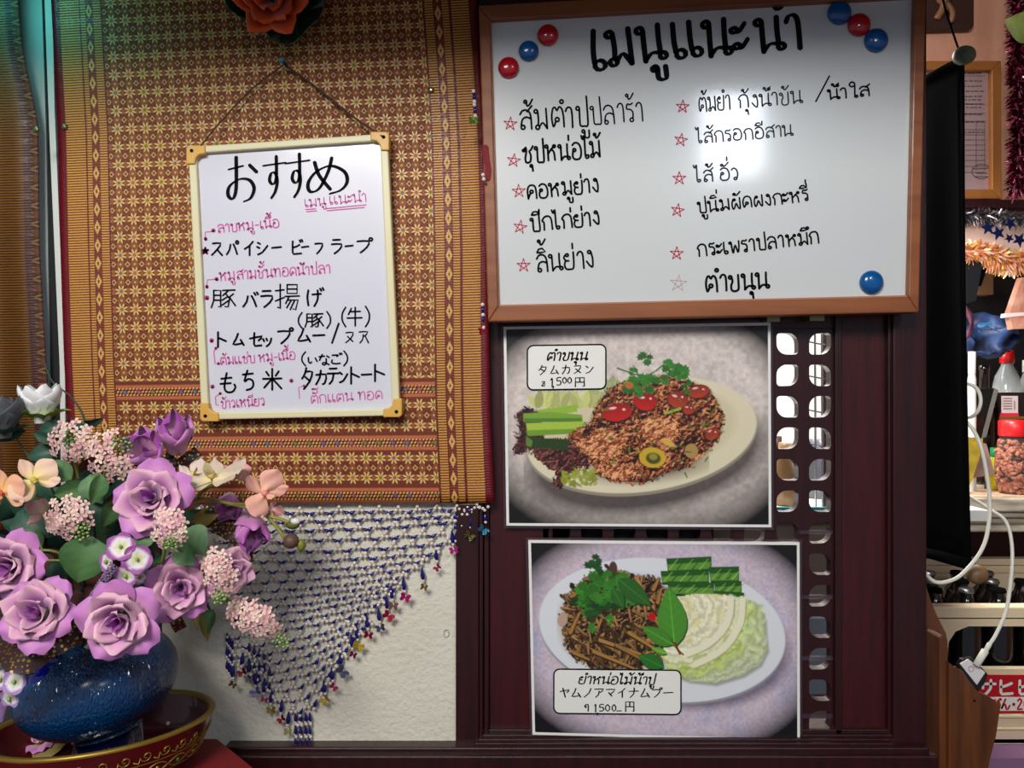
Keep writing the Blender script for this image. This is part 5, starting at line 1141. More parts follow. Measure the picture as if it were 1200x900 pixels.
# lavender spikes
lv = mesh('lavender_grain', *ball((0, 0, 0), 1, 5, 4, (1, 1, 1.5))); lv.materials.append(mat('lavender_grain_lilac', C(140, 112, 160), .7))
def spike(label, x0, y0, x1, y1, Y, wd):
    t = thing('lavender_spike', label, 'flower', P(x0, y0, Y), 'lavender spikes in the bouquet'); rr = random.Random(int(x0)); s = S(Y)
    obj('stem', tube([P(x0, y0, Y), P(x1, y1, Y)], .0012, 5), M['stem'], t); V = []
    parts_ = []
    for i in range(110):
        u = i/109; a = i*2.4; w_ = wd*(1-.45*u); off = w_*math.cos(a); dpt = -abs(math.sin(a))*w_*s*.8
        dx, dy = x1-x0, y1-y0; l = math.hypot(dx, dy); p = P(x0+dx*u-dy/l*off, y0+dy*u+dx/l*off, Y+dpt); parts_.append(ball(p, s*rr.uniform(.9, 1.5), 5, 4))
    obj('lavender_grains', join(*parts_), lv.materials[0], t, kind='stuff'); return t
spike('lavender spike slanting down from the mauve blossoms', 134, 662, 102, 708, -.26, 5)
spike('lavender spike tip behind the right side of the large hanging rose', 186, 716, 181, 748, -.2, 3)
spike('lavender spike at the lower left picture edge', 6, 820, 0, 846, -.22, 4)
spike('small lavender spike against the middle pink cluster', 222, 620, 215, 640, -.2, 3)

# orchids
def orchid_petal(key, w_, c_in, c_out, name='petal', cup=.25):
    V = []; Fc = []; Cc = []; a, b = np.array(C(*c_in)), np.array(C(*c_out)); n = 8
    for j in range(n+1):
        v = j/n; hw = w_*math.sin(math.pi*min(1, .08+.84*v))**.7*(.45+.65*v)
        for i in range(-4, 5):
            u = i/4; V.append((.04+v-.1*u*u*v, u*hw, cup*v*v-.12*u*u+.04*math.sin(u*5+v*6+key))); e = min(1, v*1.5)*(.85+.15*math.sin(u*12)); Cc.append(np.clip(a*(1-e)+b*e, 0, 1))
    Fc = [(j*9+i, j*9+i+1, (j+1)*9+i+1, (j+1)*9+i) for j in range(n) for i in range(8)]
    me = mesh(name, V, Fc, True, Cc); me.materials.append(M['petal']); return me
def orchid(label, px, py, Y, r, axis, spin, cin, cout, lip):
    t = thing('silk_orchid', label, 'flower', P(px, py, Y), 'silk orchids in the bouquet', qaxis(axis, spin)); s = S(Y)*r
    big = orchid_petal(1, .62, cin, cout); sep = orchid_petal(2, .36, cin, cout, 'sepal'); lp_ = orchid_petal(3, .34, lip, cin, 'lip', .7)
    for a in (0, 180): inst('petal', big, t, (0, 0, .002), Quaternion((0, 0, 1), R(a+12)), s)
    for a in (90, 215, 325): inst('sepal', sep, t, (0, 0, -.001), Quaternion((0, 0, 1), R(a)), s*.95)
    inst('lip', lp_, t, (0, 0, .003), Quaternion((0, 0, 1), R(270)) @ Quaternion((0, 1, 0), -.5), s*.5)
    cl = mesh('column', *ball((0, 0, .12*s), .14*s, 8, 6), True); cl.materials.append(mat('orchid_column', C(*lip), .5)); inst('column', cl, t, (0, 0, 0))
    return t
PE, PEo, YL = (250, 206, 130), (240, 178, 158), (200, 120, 110)
orchid('peach orchid with orange throat cut by the left picture edge', 2, 578, -.21, 30, (.1, -1, .1), .3, (250, 190, 96), PEo, (214, 110, 90))
orchid('pale pink orchid with yellow throat right of the edge orchid', 40, 563, -.2, 29, (.35, -1, .35), .9, (240, 220, 130), (242, 200, 190), (206, 190, 90))
orchid('pink orchid half hidden behind the left pink cluster', 52, 602, -.17, 22, (.1, -1, -.3), 2.2, (244, 214, 170), (240, 186, 184), (220, 150, 140))
orchid('cream orchid seen from the side above the green yellow stems', 248, 560, -.18, 40, (-.1, -.35, 1), .2, (236, 220, 170), (214, 190, 178), (222, 200, 120))
orchid('folded pale orchid just behind the big open rose', 226, 556, -.15, 20, (.2, -.6, .8), 1.2, (236, 224, 190), (222, 196, 196), (222, 200, 120))
orchid('small pink orchid bud flower above the cream side orchid', 276, 553, -.15, 17, (.3, -.8, .4), .2, (236, 214, 150), (224, 150, 160), (226, 190, 120))
orchid('salmon pink orchid facing right at the end of the stem', 309, 578, -.16, 29, (.55, -.8, .15), 1.4, (244, 190, 160), (238, 172, 162), (236, 150, 140))
orchid('small salmon orchid petals hanging just below the facing one', 318, 598, -.15, 13, (.6, -.8, -.3), .4, (240, 180, 160), (230, 160, 160), (230, 150, 140))
osp = thing('orchid_stem', 'branched green yellow orchid stem reaching right with pods', 'stem', P(220, 588, -.15))
Mos = mat('olive_yellow_stem', C(140, 138, 62), .5)
for pts in ([(215, 590, -.13), (238, 584, -.15), (270, 590, -.155), (292, 590, -.155), (302, 582, -.155)], [(268, 590, -.155), (300, 598, -.155), (318, 610, -.155), (334, 632, -.155)], [(312, 604, -.155), (330, 609, -.155), (342, 614, -.155)], [(228, 586, -.15), (240, 574, -.155), (250, 568, -.16)], [(222, 584, -.14), (228, 570, -.15), (232, 560, -.16)]):
    obj('branch', tube([P(*q) for q in pts], .0018, 7, 5), Mos, osp, smooth=True)
obj('brown_pod', ball(P(341, 634, -.158), .0078, 12, 8, (1, 1, .95)), mat('brown_pod', C(98, 74, 62), .5), osp, smooth=True)
obj('green_pod', ball(P(353, 639, -.155), .005, 10, 8, (.9, .9, 1.2)), mat('olive_pod', C(120, 124, 44), .5), osp, smooth=True)
obj('green_pod', ball(P(343, 615, -.155), .0055, 10, 8, (1.3, 1, .8)), mat('dark_olive_pod', C(92, 96, 34), .5), osp, smooth=True)
obj('frayed_tip', ball(P(346, 611, -.157), .0042, 8, 6, (1.2, .8, .8)), mat('foil_white', C(226, 228, 224), .3), osp, smooth=True)
orb = orchid('white cream centre of the tall stem', 0, 0, 0, 1, (0, -1, 0), 0, PE, PEo, YL) if False else None
# white rosebud with lime sepals and the grey one beside it
WB = [petal(31+i, .16, .66, .95, 1.6, -.40, 0, (226, 226, 218), (240, 240, 238), (232, 232, 236)) for i in range(2)]
GB = [petal(41+i, .16, .66, .95, 1.6, -.40, 0, (92, 96, 96), (86, 90, 96), (70, 74, 80)) for i in range(2)]  # grey petals put this bud's shade into the colour
SP = leaf_mesh(21, (120, 168, 30), (176, 204, 60), .34, .35, name='sepal')
def white_bud(label, px, py, Y, size, axis, ms, sep):
    t = thing('silk_rosebud', label, 'flower', P(px, py, Y), None, qaxis(axis)); s = size*S(Y)
    for k in range(7): inst('petal', ms[k % 2], t, (0, 0, -.45*s), Quaternion((0, 0, 1), k*2*math.pi/7*3) @ Quaternion((0, 1, 0), -.03*(k % 3)), s*(1-.05*(k % 2)))
    for k in range(5): inst('sepal', sep, t, (0, 0, -.52*s), Quaternion((0, 0, 1), k*2*math.pi/5) @ Quaternion((1, 0, 0), R(34)), s*.75)
    return t
white_bud('white rosebud with lime green sepals at the upper left', 48, 474, -.14, 48, (.0, -.12, 1), WB, SP)
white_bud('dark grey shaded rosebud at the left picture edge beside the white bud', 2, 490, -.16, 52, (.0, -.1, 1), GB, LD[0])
bs = obj('bud_stem', tube([P(50, 482, -.14), P(56, 500, -.14), P(66, 540, -.13)], .0016, 6, 4), M['stem']); tag(bs, 'thin green stem carrying the white rosebud', 'stem')
# bushy dark filler so that the bouquet has a body
rrf = random.Random(4); ft = thing('filler_foliage', 'dark crowded leaves deep inside the bouquet behind the roses', 'leaves', P(130, 700, -.12))
for i in range(90):
    a = rrf.uniform(0, 2*math.pi); q = rrf.random()**.5; x, y = 118+q*115*math.cos(a), 640+q*78*math.sin(a)
    if x > 215 and y < 590: continue
    a2 = math.atan2(y-690, x-120)+rrf.uniform(-.7, .7); l = rrf.uniform(24, 38); leaf_at(ft, rrf.choice([LD[0], LD[1], LM[0], LG[0]]), x, y, x+l*math.cos(a2), y+l*math.sin(a2), -.10, -.12+rrf.uniform(-.01, .01), rrf.uniform(-.6, .6), 1.2)

# gold dotted ribbon
def dotted():
    m = bpy.data.materials.new('dark_gold_dotted_ribbon'); m.use_nodes = True; nt = m.node_tree; b = nt.nodes['Principled BSDF']
    uvn = nt.nodes.new('ShaderNodeTexCoord'); vo = nt.nodes.new('ShaderNodeTexVoronoi'); vo.inputs['Scale'].default_value = 260; vo.inputs['Randomness'].default_value = .45; nt.links.new(uvn.outputs['Object'], vo.inputs['Vector'])
    lt = nt.nodes.new('ShaderNodeMath'); lt.operation = 'LESS_THAN'; lt.inputs[1].default_value = .34; nt.links.new(vo.outputs['Distance'], lt.inputs[0])
    mx = nt.nodes.new('ShaderNodeMix'); mx.data_type = 'RGBA'; mx.inputs[6].default_value = (*C(58, 40, 38), 1); mx.inputs[7].default_value = (*C(226, 186, 104), 1); nt.links.new(lt.outputs[0], mx.inputs[0]); nt.links.new(mx.outputs[2], b.inputs['Base Color'])
    nt.links.new(lt.outputs[0], b.inputs['Metallic']); b.inputs['Roughness'].default_value = .4; return m
DOT = dotted()
def strip(name, pts, wd, m, parent=None, n=6):
    pts = [Vector(p) for p in catmull([tuple(p) for p in pts], n)]; V = []
    for i, p in enumerate(pts):
        t = (pts[min(i+1, len(pts)-1)]-pts[max(i-1, 0)]).normalized(); vd = (Vector((0, CY, CZ))-p).normalized()
        ww = t.cross(vd).normalized(); ww = (ww+vd*.35*math.sin(i*.5)).normalized(); V += [p+ww*wd/2, p+vd*.002, p-ww*wd/2]
    Fc = []
    for i in range(len(pts)-1): Fc += [(3*i, 3*i+1, 3*i+4, 3*i+3), (3*i+1, 3*i+2, 3*i+5, 3*i+4)]
    return obj(name, (V, Fc), m, parent, smooth=True)
rb = thing('dotted_ribbon', 'dark ribbon with gold dots looped through the bouquet', 'ribbon', P(120, 720, -.2))
for pts, wd in [([(2, 752, -.25), (28, 772, -.27), (60, 752, -.26), (92, 738, -.24)], .026), ([(86, 738, -.23), (112, 750, -.235), (140, 752, -.22)], .018),
                ([(26, 676, -.2), (50, 688, -.21), (70, 700, -.2)], .02), ([(-4, 726, -.2), (20, 740, -.24)], .02),
                ([(252, 616, -.12), (272, 628, -.13), (284, 640, -.13), (290, 660, -.13)], .014), ([(236, 604, -.11), (262, 612, -.115), (280, 626, -.12)], .022),
                ([(178, 674, -.2), (190, 668, -.21), (186, 690, -.2)], .014), ([(184, 500, -.1), (192, 494, -.10), (196, 520, -.1)], .012), ([(192, 530, -.12), (205, 545, -.12), (216, 540, -.11), (232, 528, -.1)], .012),
                ([(200, 715, -.18), (208, 730, -.18), (212, 738, -.17)], .012)]:
    strip('ribbon_loop', [P(*q) for q in pts], wd, DOT, rb)

# ================================================================= ORANGE LOTUS AT THE TOP
lo = thing('orange_lotus', 'orange artificial lotus with yellow edged petals on dark green leaf pad above the sarong', 'flower', P(318, -7, -.05))
LP = [petal(60+i, .12, .66, .9, 1.25, .0, .0, (140, 14, 2), (200, 34, 6), (222, 84, 14), point=True) for i in range(3)]
sL = 47*S(-.06)
for k, (n, tl, sc) in enumerate([(4, -.25, .8), (5, .08, .95), (6, .42, 1.05)]):
    for i in range(n):
        q = qaxis((.0, -1, -.28)) @ Quaternion((0, 0, 1), 2*math.pi*i/n+k*.5) @ Quaternion((0, 1, 0), tl)
        inst('petal', LP[i % 3], lo, (0, .012, .0), q, sL*sc)
def pad(pts, Y, name):
    c = (sum(p[0] for p in pts)/len(pts), sum(p[1] for p in pts)/len(pts)); cp = catmull(pts+[pts[0]], 5)[:-1]; n = len(cp); V = [P(c[0], c[1], Y+.006)]
    for k in (.5, 1.0):
        for i, (x, y) in enumerate(cp): V.append(P(c[0]+(x-c[0])*k, c[1]+(y-c[1])*k, Y-(.004 if k == 1 else 0)+.002*math.sin(i)))
    Fc = [(0, 1+(i+1) % n, 1+i) for i in range(n)]+[(1+i, 1+(i+1) % n, 1+n+(i+1) % n, 1+n+i) for i in range(n)]
    o = obj(name, (V, Fc), mat('dark_lotus_leaf', C(14, 40, 22), .3, coat=.4), lo, smooth=True)
    obj('pale_leaf_edge', tube([P(x, y, Y-.0045) for x, y in cp+[cp[0]]], .0006, 5), mat('leaf_edge_green', C(52, 84, 44), .4), o)
pad([(262, -40), (264, 2), (276, 16), (290, 24), (300, 34), (312, 24), (320, -10), (300, -40)], -.03, 'leaf_pad')
pad([(306, -20), (308, 24), (316, 44), (328, 51), (344, 50), (358, 36), (374, 20), (380, 0), (376, -40)], -.034, 'leaf_pad')

# ================================================================= BEADED NET
net = thing('beaded_net', 'triangular net of white pearls and blue beads hung below the sarong, edged with butterfly sequins', 'bead curtain', P(355, 885, -.01))
Lf = [(0, (230, 596)), (.35, (262, 690)), (.58, (268, 742)), (.75, (274, 786)), (.86, (304, 808)), (1, (346, 846))]
Rt2 = [(0, (574, 594)), (.08, (548, 606)), (.2, (520, 640)), (.34, (488, 668)), (.5, (464, 694)), (.66, (434, 726)), (.8, (406, 764)), (.9, (388, 796)), (1, (364, 836))]
def tab2(T, t):
    for (a, p), (b, q) in zip(T, T[1:]):
        if t <= b: u = (t-a)/(b-a); return (p[0]+(q[0]-p[0])*u, p[1]+(q[1]-p[1])*u)
    return T[-1][1]
NR = 23; pearls = []; drops = []; Yn = -.0015
for r_ in range(NR):
    t = r_/(NR-1); L_, R_ = tab2(Lf, t), tab2(Rt2, t); pitch = 23.0-7.5*t; xa = 352
    js = range(-12, 14); nodes = []
    for j in js:
        x = xa+(j+.5*(r_ % 2))*pitch
        if L_[0]-3 <= x <= R_[0]+3:
            u = (x-L_[0])/(R_[0]-L_[0]); y = L_[1]+(R_[1]-L_[1])*u+3.0*math.sin(math.pi*u)*(1 if t < .6 else 2.2)+rnd.uniform(-1, 1); nodes.append((x+rnd.uniform(-1, 1), y))
    pr = 2.35-.2*t
    for (x, y) in nodes:
        for dx, dy in ((-2.6, .6), (2.6, .6), (0, -3.2)): pearls.append((x+dx+rnd.uniform(-.4, .4), y+dy, pr))
    for (x, y), (x2, y2) in zip(nodes, nodes[1:]):
        mx_, my = (x+x2)/2, (y+y2)/2+4.6
        drops.append((x+4.6, y+1.2, mx_-.8, my)); drops.append((x2-4.6, y2+1.2, mx_+.8, my))
        pearls.append((mx_, my+3.2, pr))
# the two ends of the hem above the dark wood and the hanging tail
for k, (x, y) in enumerate([(548, 594), (553, 597), (544, 597), (560, 594), (566, 596), (572, 594)]): pearls.append((x, y, 2.1))
strands = [(568, 598, 569, 612, 1), (553, 600, 551, 618, 1), (534, 598, 534, 634, 3), (541, 616, 534, 620, 1)]
edge_b = [(532, 645, 9, (214, 40, 150)), (513, 665, 8, (172, 52, 76)), (497, 688, 8, (130, 122, 52)), (475, 700, 11, (206, 30, 130)), (461, 710, 10, (150, 116, 110)), (455, 722, 11, (170, 20, 50)), (446, 736, 9, (70, 74, 110)),
          (432, 744, 9, (150, 16, 50)), (420, 757, 11, (206, 176, 30)), (414, 767, 8, (140, 30, 60)), (401, 787, 12, (84, 90, 120)), (391, 805, 8, (200, 50, 110)), (382, 820, 11, (176, 150, 46)), (360, 882, 10, (206, 30, 140)), (353, 898, 9, (176, 160, 70)),
          (550, 628, 10, (92, 84, 42)), (566, 621, 10, (40, 110, 140)), (284, 788, 9, (130, 24, 40)), (273, 802, 8, (130, 100, 50)), (300, 811, 10, (120, 120, 176)), (310, 820, 7, (190, 80, 110)), (318, 832, 9, (166, 140, 50)), (330, 843, 8, (150, 20, 44)), (338, 857, 9, (196, 190, 120)), (292, 797, 7, (150, 150, 150))]
for x, y, r_, c_ in edge_b:
    if x < 540 and (x < 350 or x > 365): strands.append((x-3 if x > 350 else x+1, y-27, x-1, y-7, 1))
for x0, y0, x1, y1, n in strands:
    for k in range(n):
        a, b = k/n, (k+1)/n; ax, ay, bx, by = x0+(x1-x0)*a, y0+(y1-y0)*a, x0+(x1-x0)*b, y0+(y1-y0)*b
        pearls.append((ax, ay, 1.9)); drops.append((ax+(bx-ax)*.2, ay+(by-ay)*.2, ax+(bx-ax)*.85, ay+(by-ay)*.85)); pearls.append((bx, by, 1.9))
for k in range(7):
    y = 838+k*7.5
    for x in (346, 352, 358, 363):
        if k % 2: pearls.append((x, y, 2.1)); pearls.append((x+1, y+3, 2.0))
        else: drops.append((x, y-3, x+.6, y+7))
for k in range(4): pearls.append((352, 876+k*5, 2)); 
for k in range(9):                                                       # left hanging strands
    x = 266+k*2.2 if k < 4 else 268+k*6; y = 742+k*3
    for q in range(3): drops.append((x, y+q*16, x, y+q*16+9)); pearls.append((x, y+q*16+12, 1.9))
pv = [ball(P(x, y, Yn-.001), r_*S(Yn), 8, 5) for x, y, r_ in pearls if y < 900]
obj('pearl_beads', join(*pv), M['pearl'], net, smooth=True, kind='stuff')
def drop_mesh():
    v, f = lathe([(1e-3, 0), (.08, .1), (.17, .35), (.27, .65), (.23, .88), (1e-3, 1)], seg=7); me = mesh('teardrop_bead', v, f, True); me.materials.append(M['blueb']); return me
DM = drop_mesh(); rest = []
drops.sort(key=lambda d: -(d[0] > 330)*1-(d[1] < 860)*1)
for k, (x0, y0, x1, y1) in enumerate(drops):
    a, b = P(x0, y0, Yn-.001), P(x1, y1, Yn-.001); d = b-a; L_ = d.length*1.12; q = Vector((0, 0, 1)).rotation_difference(d.normalized())
    if k < 290: inst('teardrop_bead', DM, net, a-wloc(net), q, (min(L_, .009)*1.1, min(L_, .009)*1.1, L_))
    else: rest.append(xf(lathe([(1e-3, 0), (.08*L_, .1*L_), (.22*L_, .65*L_), (.18*L_, .88*L_), (1e-3, L_)], seg=6), Matrix.Translation(a) @ q.to_matrix().to_4x4()))
if rest: obj('teardrop_beads', join(*rest), M['blueb'], net, smooth=True, kind='stuff')
def butterfly(x, y, r_, col, parent, Y=-.009, name='butterfly_sequin', lab=None):
    s = S(Y)*r_; rr = random.Random(int(x*3+y)); wing = [(0, .05), (.25, .55), (.7, .7), (.95, .45), (.7, .1), (.85, -.3), (.5, -.62), (.15, -.35), (0, -.1)]
    V = []; Fc = []; a0 = rr.uniform(-.9, .9); fold = rr.uniform(.2, .7); c = P(x, y, Y)
    for sg in (1, -1):
        n0 = len(V)
        for u, v in wing:
            X, Zz, Yy = sg*u*math.cos(fold), v, -u*math.sin(fold); V.append((c.x+s*.75*(X*math.cos(a0)-Zz*math.sin(a0)), c.y+s*.7*Yy, c.z+s*.75*(X*math.sin(a0)+Zz*math.cos(a0))))
        Fc.append(tuple(range(n0, n0+9)) if sg < 0 else tuple(range(n0+8, n0-1, -1)))
    key = 'foil_%d_%d_%d' % col
    if key not in M: M[key] = mat('sequin_foil', C(*col), .28, metal=.55, coat=.6, bump=(400, .6))
    o = obj(name, (V, Fc), M[key], parent)
    if lab: o['label'] = lab
    return o
CN = {(214, 40, 150): 'magenta', (206, 30, 130): 'magenta', (206, 30, 140): 'magenta', (206, 176, 30): 'yellow', (40, 110, 140): 'teal', (120, 120, 176): 'lilac', (170, 20, 50): 'crimson', (150, 16, 50): 'crimson'}
for x, y, r_, c_ in edge_b: butterfly(x, y, r_, c_, net, lab=(CN[c_]+' butterfly sequin') if c_ in CN else None)
# bead charms on the right hem of the sarong
def charm(label, beads, tip, col, rr_=10):
    t = thing('bead_charm', label, 'charm', P(beads[0][0], beads[0][1], -.047), 'bead charms along the right hem of the sarong'); Yc = -.046
    for x, y, kind in beads:
        if kind == 'p': obj('pearl', ball(P(x, y, Yc), 2.4*S(Yc), 10, 6), M['pearl'], t, smooth=True)
        else: obj('blue_bead', tube([P(x, y-3.5, Yc), P(x, y+3.5, Yc)], 2*S(Yc), 8), M['blueb'], t, smooth=True)
    if tip: butterfly(tip[0], tip[1], rr_, col, t, Yc, 'foil_charm')
charm('bead charm with green foil bird on the sarong hem beside the large whiteboard top', [(555, 107, 'p'), (555.5, 113, 'b'), (556, 119, 'p'), (556, 123, 'p'), (556.5, 129, 'b'), (557, 136, 'p')], (555, 142), (96, 130, 50))
charm('bead charm with red foil tip below the rolled hem at the board corner', [(565.5, 357, 'p'), (566, 363, 'b'), (566, 369, 'p'), (566.5, 374, 'b'), (567, 384, 'p')], (566, 388), (150, 10, 30), 9)
charm('two white beads at the end of the rolled red hem', [(566, 205, 'p'), (567, 210, 'p')], None, None)
hk = obj('small_ring_hook', tube([P(523+3*math.cos(a/6*math.pi), 742+4.5*math.sin(a/6*math.pi), .0025) for a in range(13)], .0006, 6), mat('clear_plastic_hook', C(200, 196, 184), .3), smooth=True)
tag(hk, 'tiny clear oval hook stuck on the white wall panel', 'hook')
# ================================================================= ROOM BEYOND THE PARTITION
def Sx(Y): return S(Y)
struct(obj('wall_kitchen', prism([(1000, -900), (3000, -900), (3000, 238), (1000, 238)], 0.95, 1.0), M['pinkw']))
struct(obj('wall_far', box(0.0, 3.2, 2.1, 2.15, 0.0, 2.6), mat('dim_far_wall', C(200, 150, 126), .8)))
struct(obj('floor', box(-1.5, 3.4, -2.8, 2.2, -0.02, 0), mat('dark_floor_tile', C(70, 56, 56), .6)))
struct(obj('ceiling', box(-1.5, 3.4, -2.8, 2.2, 2.6, 2.62), mat('dim_ceiling', C(60, 58, 58), .9)))
struct(obj('wall_right', box(3.2, 3.25, -2.8, 2.2, 0, 2.6), M['pinkw']))
struct(obj('trim_2', join(pbox(1050, 234, 1330, 242, .86, .97), pbox(1050, 241, 1330, 248, .88, .97)), M['mahog']))
# wooden relief at the top
rel = thing('wooden_relief', 'dark carved wooden relief plaque at the top beside the large whiteboard', 'plaque', P(1112, 34, .93))
obj('plaque_board', prism([(1070, -40), (1142, -40), (1142, 30), (1138, 34), (1070, 36)], .93, .95), mat('carved_dark_wood', C(60, 34, 24), .5, bump=(40, .6)), rel, bevel=.004)
obj('carved_figure', join(tube([P(1100, -20, .925), P(1106, 5, .92), P(1098, 22, .925)], .008, 8, 5), tube([P(1106, 0, .92), P(1116, 14, .92), P(1114, 26, .925)], .007, 8, 5), ball(P(1106, -4, .92), .018, 10, 7)), mat('worn_carving', C(126, 84, 56), .5), rel, smooth=True)
# framed certificate
cf = thing('framed_certificate', 'wood framed certificate with printed lines and round stamp behind the black scroll', 'picture frame', P(1135, 234, .93))
CQ = [(1060, 71), (1173.5, 71), (1174, 233), (1060, 233)]
frame(CQ, 11, 11, .92, .95, mat('light_oak_frame', C(170, 108, 52), .45), cf, 'frame_rail', .002)
obj('certificate_sheet', prism(quad_in(CQ, 9, 9), .936, .948), mat('certificate_paper', C(186, 156, 156), .5), cf)
gi = mat('printed_grey_ink', C(96, 80, 84), .6); ln_ = []; rc_ = random.Random(5)
for k, y in enumerate([86, 95, 101, 107, 113, 117, 122, 126, 134, 143, 155]):
    x = 1126+rc_.uniform(0, 3)
    while x < 1150: w_ = rc_.uniform(1.5, 5); ln_.append([(x, y+rc_.uniform(-.3, .3)), (min(1153, x+w_), y)]); x += w_+rc_.uniform(1, 2.5)
obj('printed_text', on(ribbon2(ln_, 1.3), .9355), gi, cf, kind='stuff')
tl_ = [[(1118, y), (1154, y)] for y in (89, 122, 133, 142, 152, 158, 164, 170, 176, 182, 188, 195, 202)]+[[(x, 142), (x, 200)] for x in (1144, 1154)]
obj('printed_table_rules', on(ribbon2(tl_, .7), .9355), gi, cf, kind='stuff')
obj('round_stamp', on(ribbon2([[(1150+11*math.cos(a/8*math.pi), 201+8.5*math.sin(a/8*math.pi)) for a in range(17)], [(1140, 198), (1160, 197)], [(1144, 203), (1157, 203)], [(1143, 207), (1156, 207)]], 1), .935), gi, cf)
# tinsel
def tinsel(name, label, path, rad, n, Y, cols, wd=.004, ln=1.0, seed=1, metal=.8):
    rr = random.Random(seed); V = []; Fc = []; Cc = []; pts = catmull(path, 8); m = 'tins_'+name+str(seed)
    M[m] = mat(name+'_foil', attr=True, rough=.28, metal=metal)
    for k in range(n):
        t = rr.random()*(len(pts)-1.001); i = int(t); x = pts[i][0]+(pts[i+1][0]-pts[i][0])*(t-i); y = pts[i][1]+(pts[i+1][1]-pts[i][1])*(t-i)
        a = P(x, y, Y); d = Vector((rr.gauss(0, 1), rr.gauss(0, .6), rr.gauss(0, 1))).normalized()*rad*rr.uniform(.5, 1)*ln; sd = d.cross(Vector((rr.random(), rr.random(), rr.random()))).normalized()*wd/2
        n0 = len(V); mid = a+d*.55+Vector((0, 0, -.1*rad)); e = a+d+Vector((0, 0, -.25*rad)); V += [a+sd, a-sd, mid+sd*1.1, mid-sd*1.1, e+sd*.3, e-sd*.3]; Fc += [(n0, n0+1, n0+3, n0+2), (n0+2, n0+3, n0+5, n0+4)]
        c_ = np.array(C(*rr.choice(cols))); Cc += [c_]*6
    o = obj(name, (V, Fc), M[m], cols=Cc, kind='stuff'); return tag(o, label, 'tinsel', None, 'stuff')
tinsel('magenta_tinsel', 'magenta foil tinsel garland hanging at the right picture edge', [(1196, -60), (1192, 40), (1194, 130), (1192, 220)], .03, 3600, .8, [(150, 20, 64), (100, 10, 40), (240, 150, 180), (50, 6, 22), (40, 4, 18)], .0032, seed=2)  # pale pink strips paint the foil's highlights into its colour
tinsel('silver_tinsel', 'dark silver tinsel under the wooden shelf edge', [(1110, 254), (1160, 252), (1230, 262)], .026, 900, .86, [(110, 104, 110), (60, 58, 66), (150, 140, 140)], .003, seed=3)
tinsel('peach_tinsel', 'peach and gold tinsel garland under the silver star tinsel', [(1110, 296), (1150, 294), (1180, 304), (1230, 300)], .036, 2400, .86, [(230, 160, 120), (250, 210, 190), (210, 130, 60), (240, 190, 110)], .006, seed=4, metal=.45)
lfp = thing('plastic_leaf', 'olive green plastic leaf hanging over the magenta tinsel', 'leaf', P(1190, 30, .74)); leaf_at(lfp, leaf_mesh(77, (120, 132, 56), (150, 160, 84), .4, name='blade'), 1218, 34, 1179, 24, .74, .735, 0, 1.1, 'blade')
def star_obj(px, py, r_, Y, label):
    pts = []
    for k in range(10): q = r_ if k % 2 == 0 else r_*.42; a = R(90+36*k+px); pts.append((px+q*math.cos(a), py-q*math.sin(a)))
    o = obj('foil_star', prism(pts, Y, Y+.002), M.setdefault('nav', mat('navy_foil', C(14, 34, 92), .25, metal=.7, coat=.5)), None); return tag(o, label, 'star', 'navy foil stars on the silver tinsel')
for px, py, r_, l in [(1158, 267, 9, 'navy foil star nearest the black scroll'), (1170, 273, 9, 'navy foil star second from the black scroll'), (1184, 262, 8, 'highest navy foil star on the silver tinsel'), (1183, 279, 6, 'smallest navy foil star, low on the silver tinsel'), (1195, 281, 9, 'navy foil star nearest the right picture edge')]: star_obj(px, py, r_, .80, l)
# pink panel seen between the garlands, dark hood recess
hb = thing('range_hood_panel', 'pale pink panel lit between the two tinsel garlands', 'panel', P(1160, 300, .93)); obj('panel_face', pbox(1060, 246, 1340, 300, .93, .94), mat('pink_lit_panel', C(232, 196, 180), .6), hb); obj('panel_lip', pbox(1060, 300, 1340, 306, .925, .95), M['white'], hb)
bk = thing('dark_cupboard', 'black open cupboard recess behind the hanging bags', 'cupboard', P(1170, 440, 1.1)); obj('recess_back', pbox(1060, 290, 1360, 470, 1.22, 1.24), mat('black_recess', C(8, 8, 10), .9), bk); obj('recess_side', pbox(1146, 318, 1164, 345, 1.15, 1.2), mat('dim_tan_box', C(130, 100, 70), .7), bk)
# bags, tools
ut = thing('knife_pouch', 'black glossy pouch with blades hanging beside the black scroll', 'pouch', P(1146, 370, .85)); obj('pouch_body', prism([(1120, 306), (1152, 305), (1144, 352), (1120, 360)], .85, .87), mat('black_plastic', C(20, 20, 22), .25, coat=.6), ut); obj('handle', prism([(1152, 310), (1158, 312), (1150, 335), (1145, 332)], .86, .87), M['black'], ut)
bg = thing('blue_flower_bag', 'dark blue flower printed bag slumped behind the bottles', 'bag', P(1155, 412, .9))
from mathutils import noise as mnoise
def crumple(vf, amp, fr): return [tuple(Vector(p)+Vector(p).normalized()*0+mnoise.noise_vector(Vector(p)*fr)*amp) for p in vf[0]], vf[1]
Bb = mat('blue_flower_print', C(44, 70, 120), .5, noise=(34, C(8, 10, 22), 1.0), bump=(20, .5)); v_, f_ = crumple(ball(P(1155, 396, .95), .055, 36, 24, (1.25, .6, .75)), .035, 28); obj('bag_body', (v_, f_), Bb, bg, smooth=True); obj('bag_fold', crumple(ball(P(1172, 384, .93), .03, 30, 20, (1.4, .6, .5)), .025, 40), mat('bright_blue_print', C(60, 130, 190), .5, noise=(30, C(12, 20, 50), .9)), bg, smooth=True)
mg = tag(obj('mauve_cloth', crumple(ball(P(1136, 380, .88), .020, 24, 16, (.3, .4, 1.9)), .012, 40), mat('mauve_cloth', C(80, 34, 60), .7), smooth=True), 'mauve cloth edge showing beside the black scroll', 'cloth')
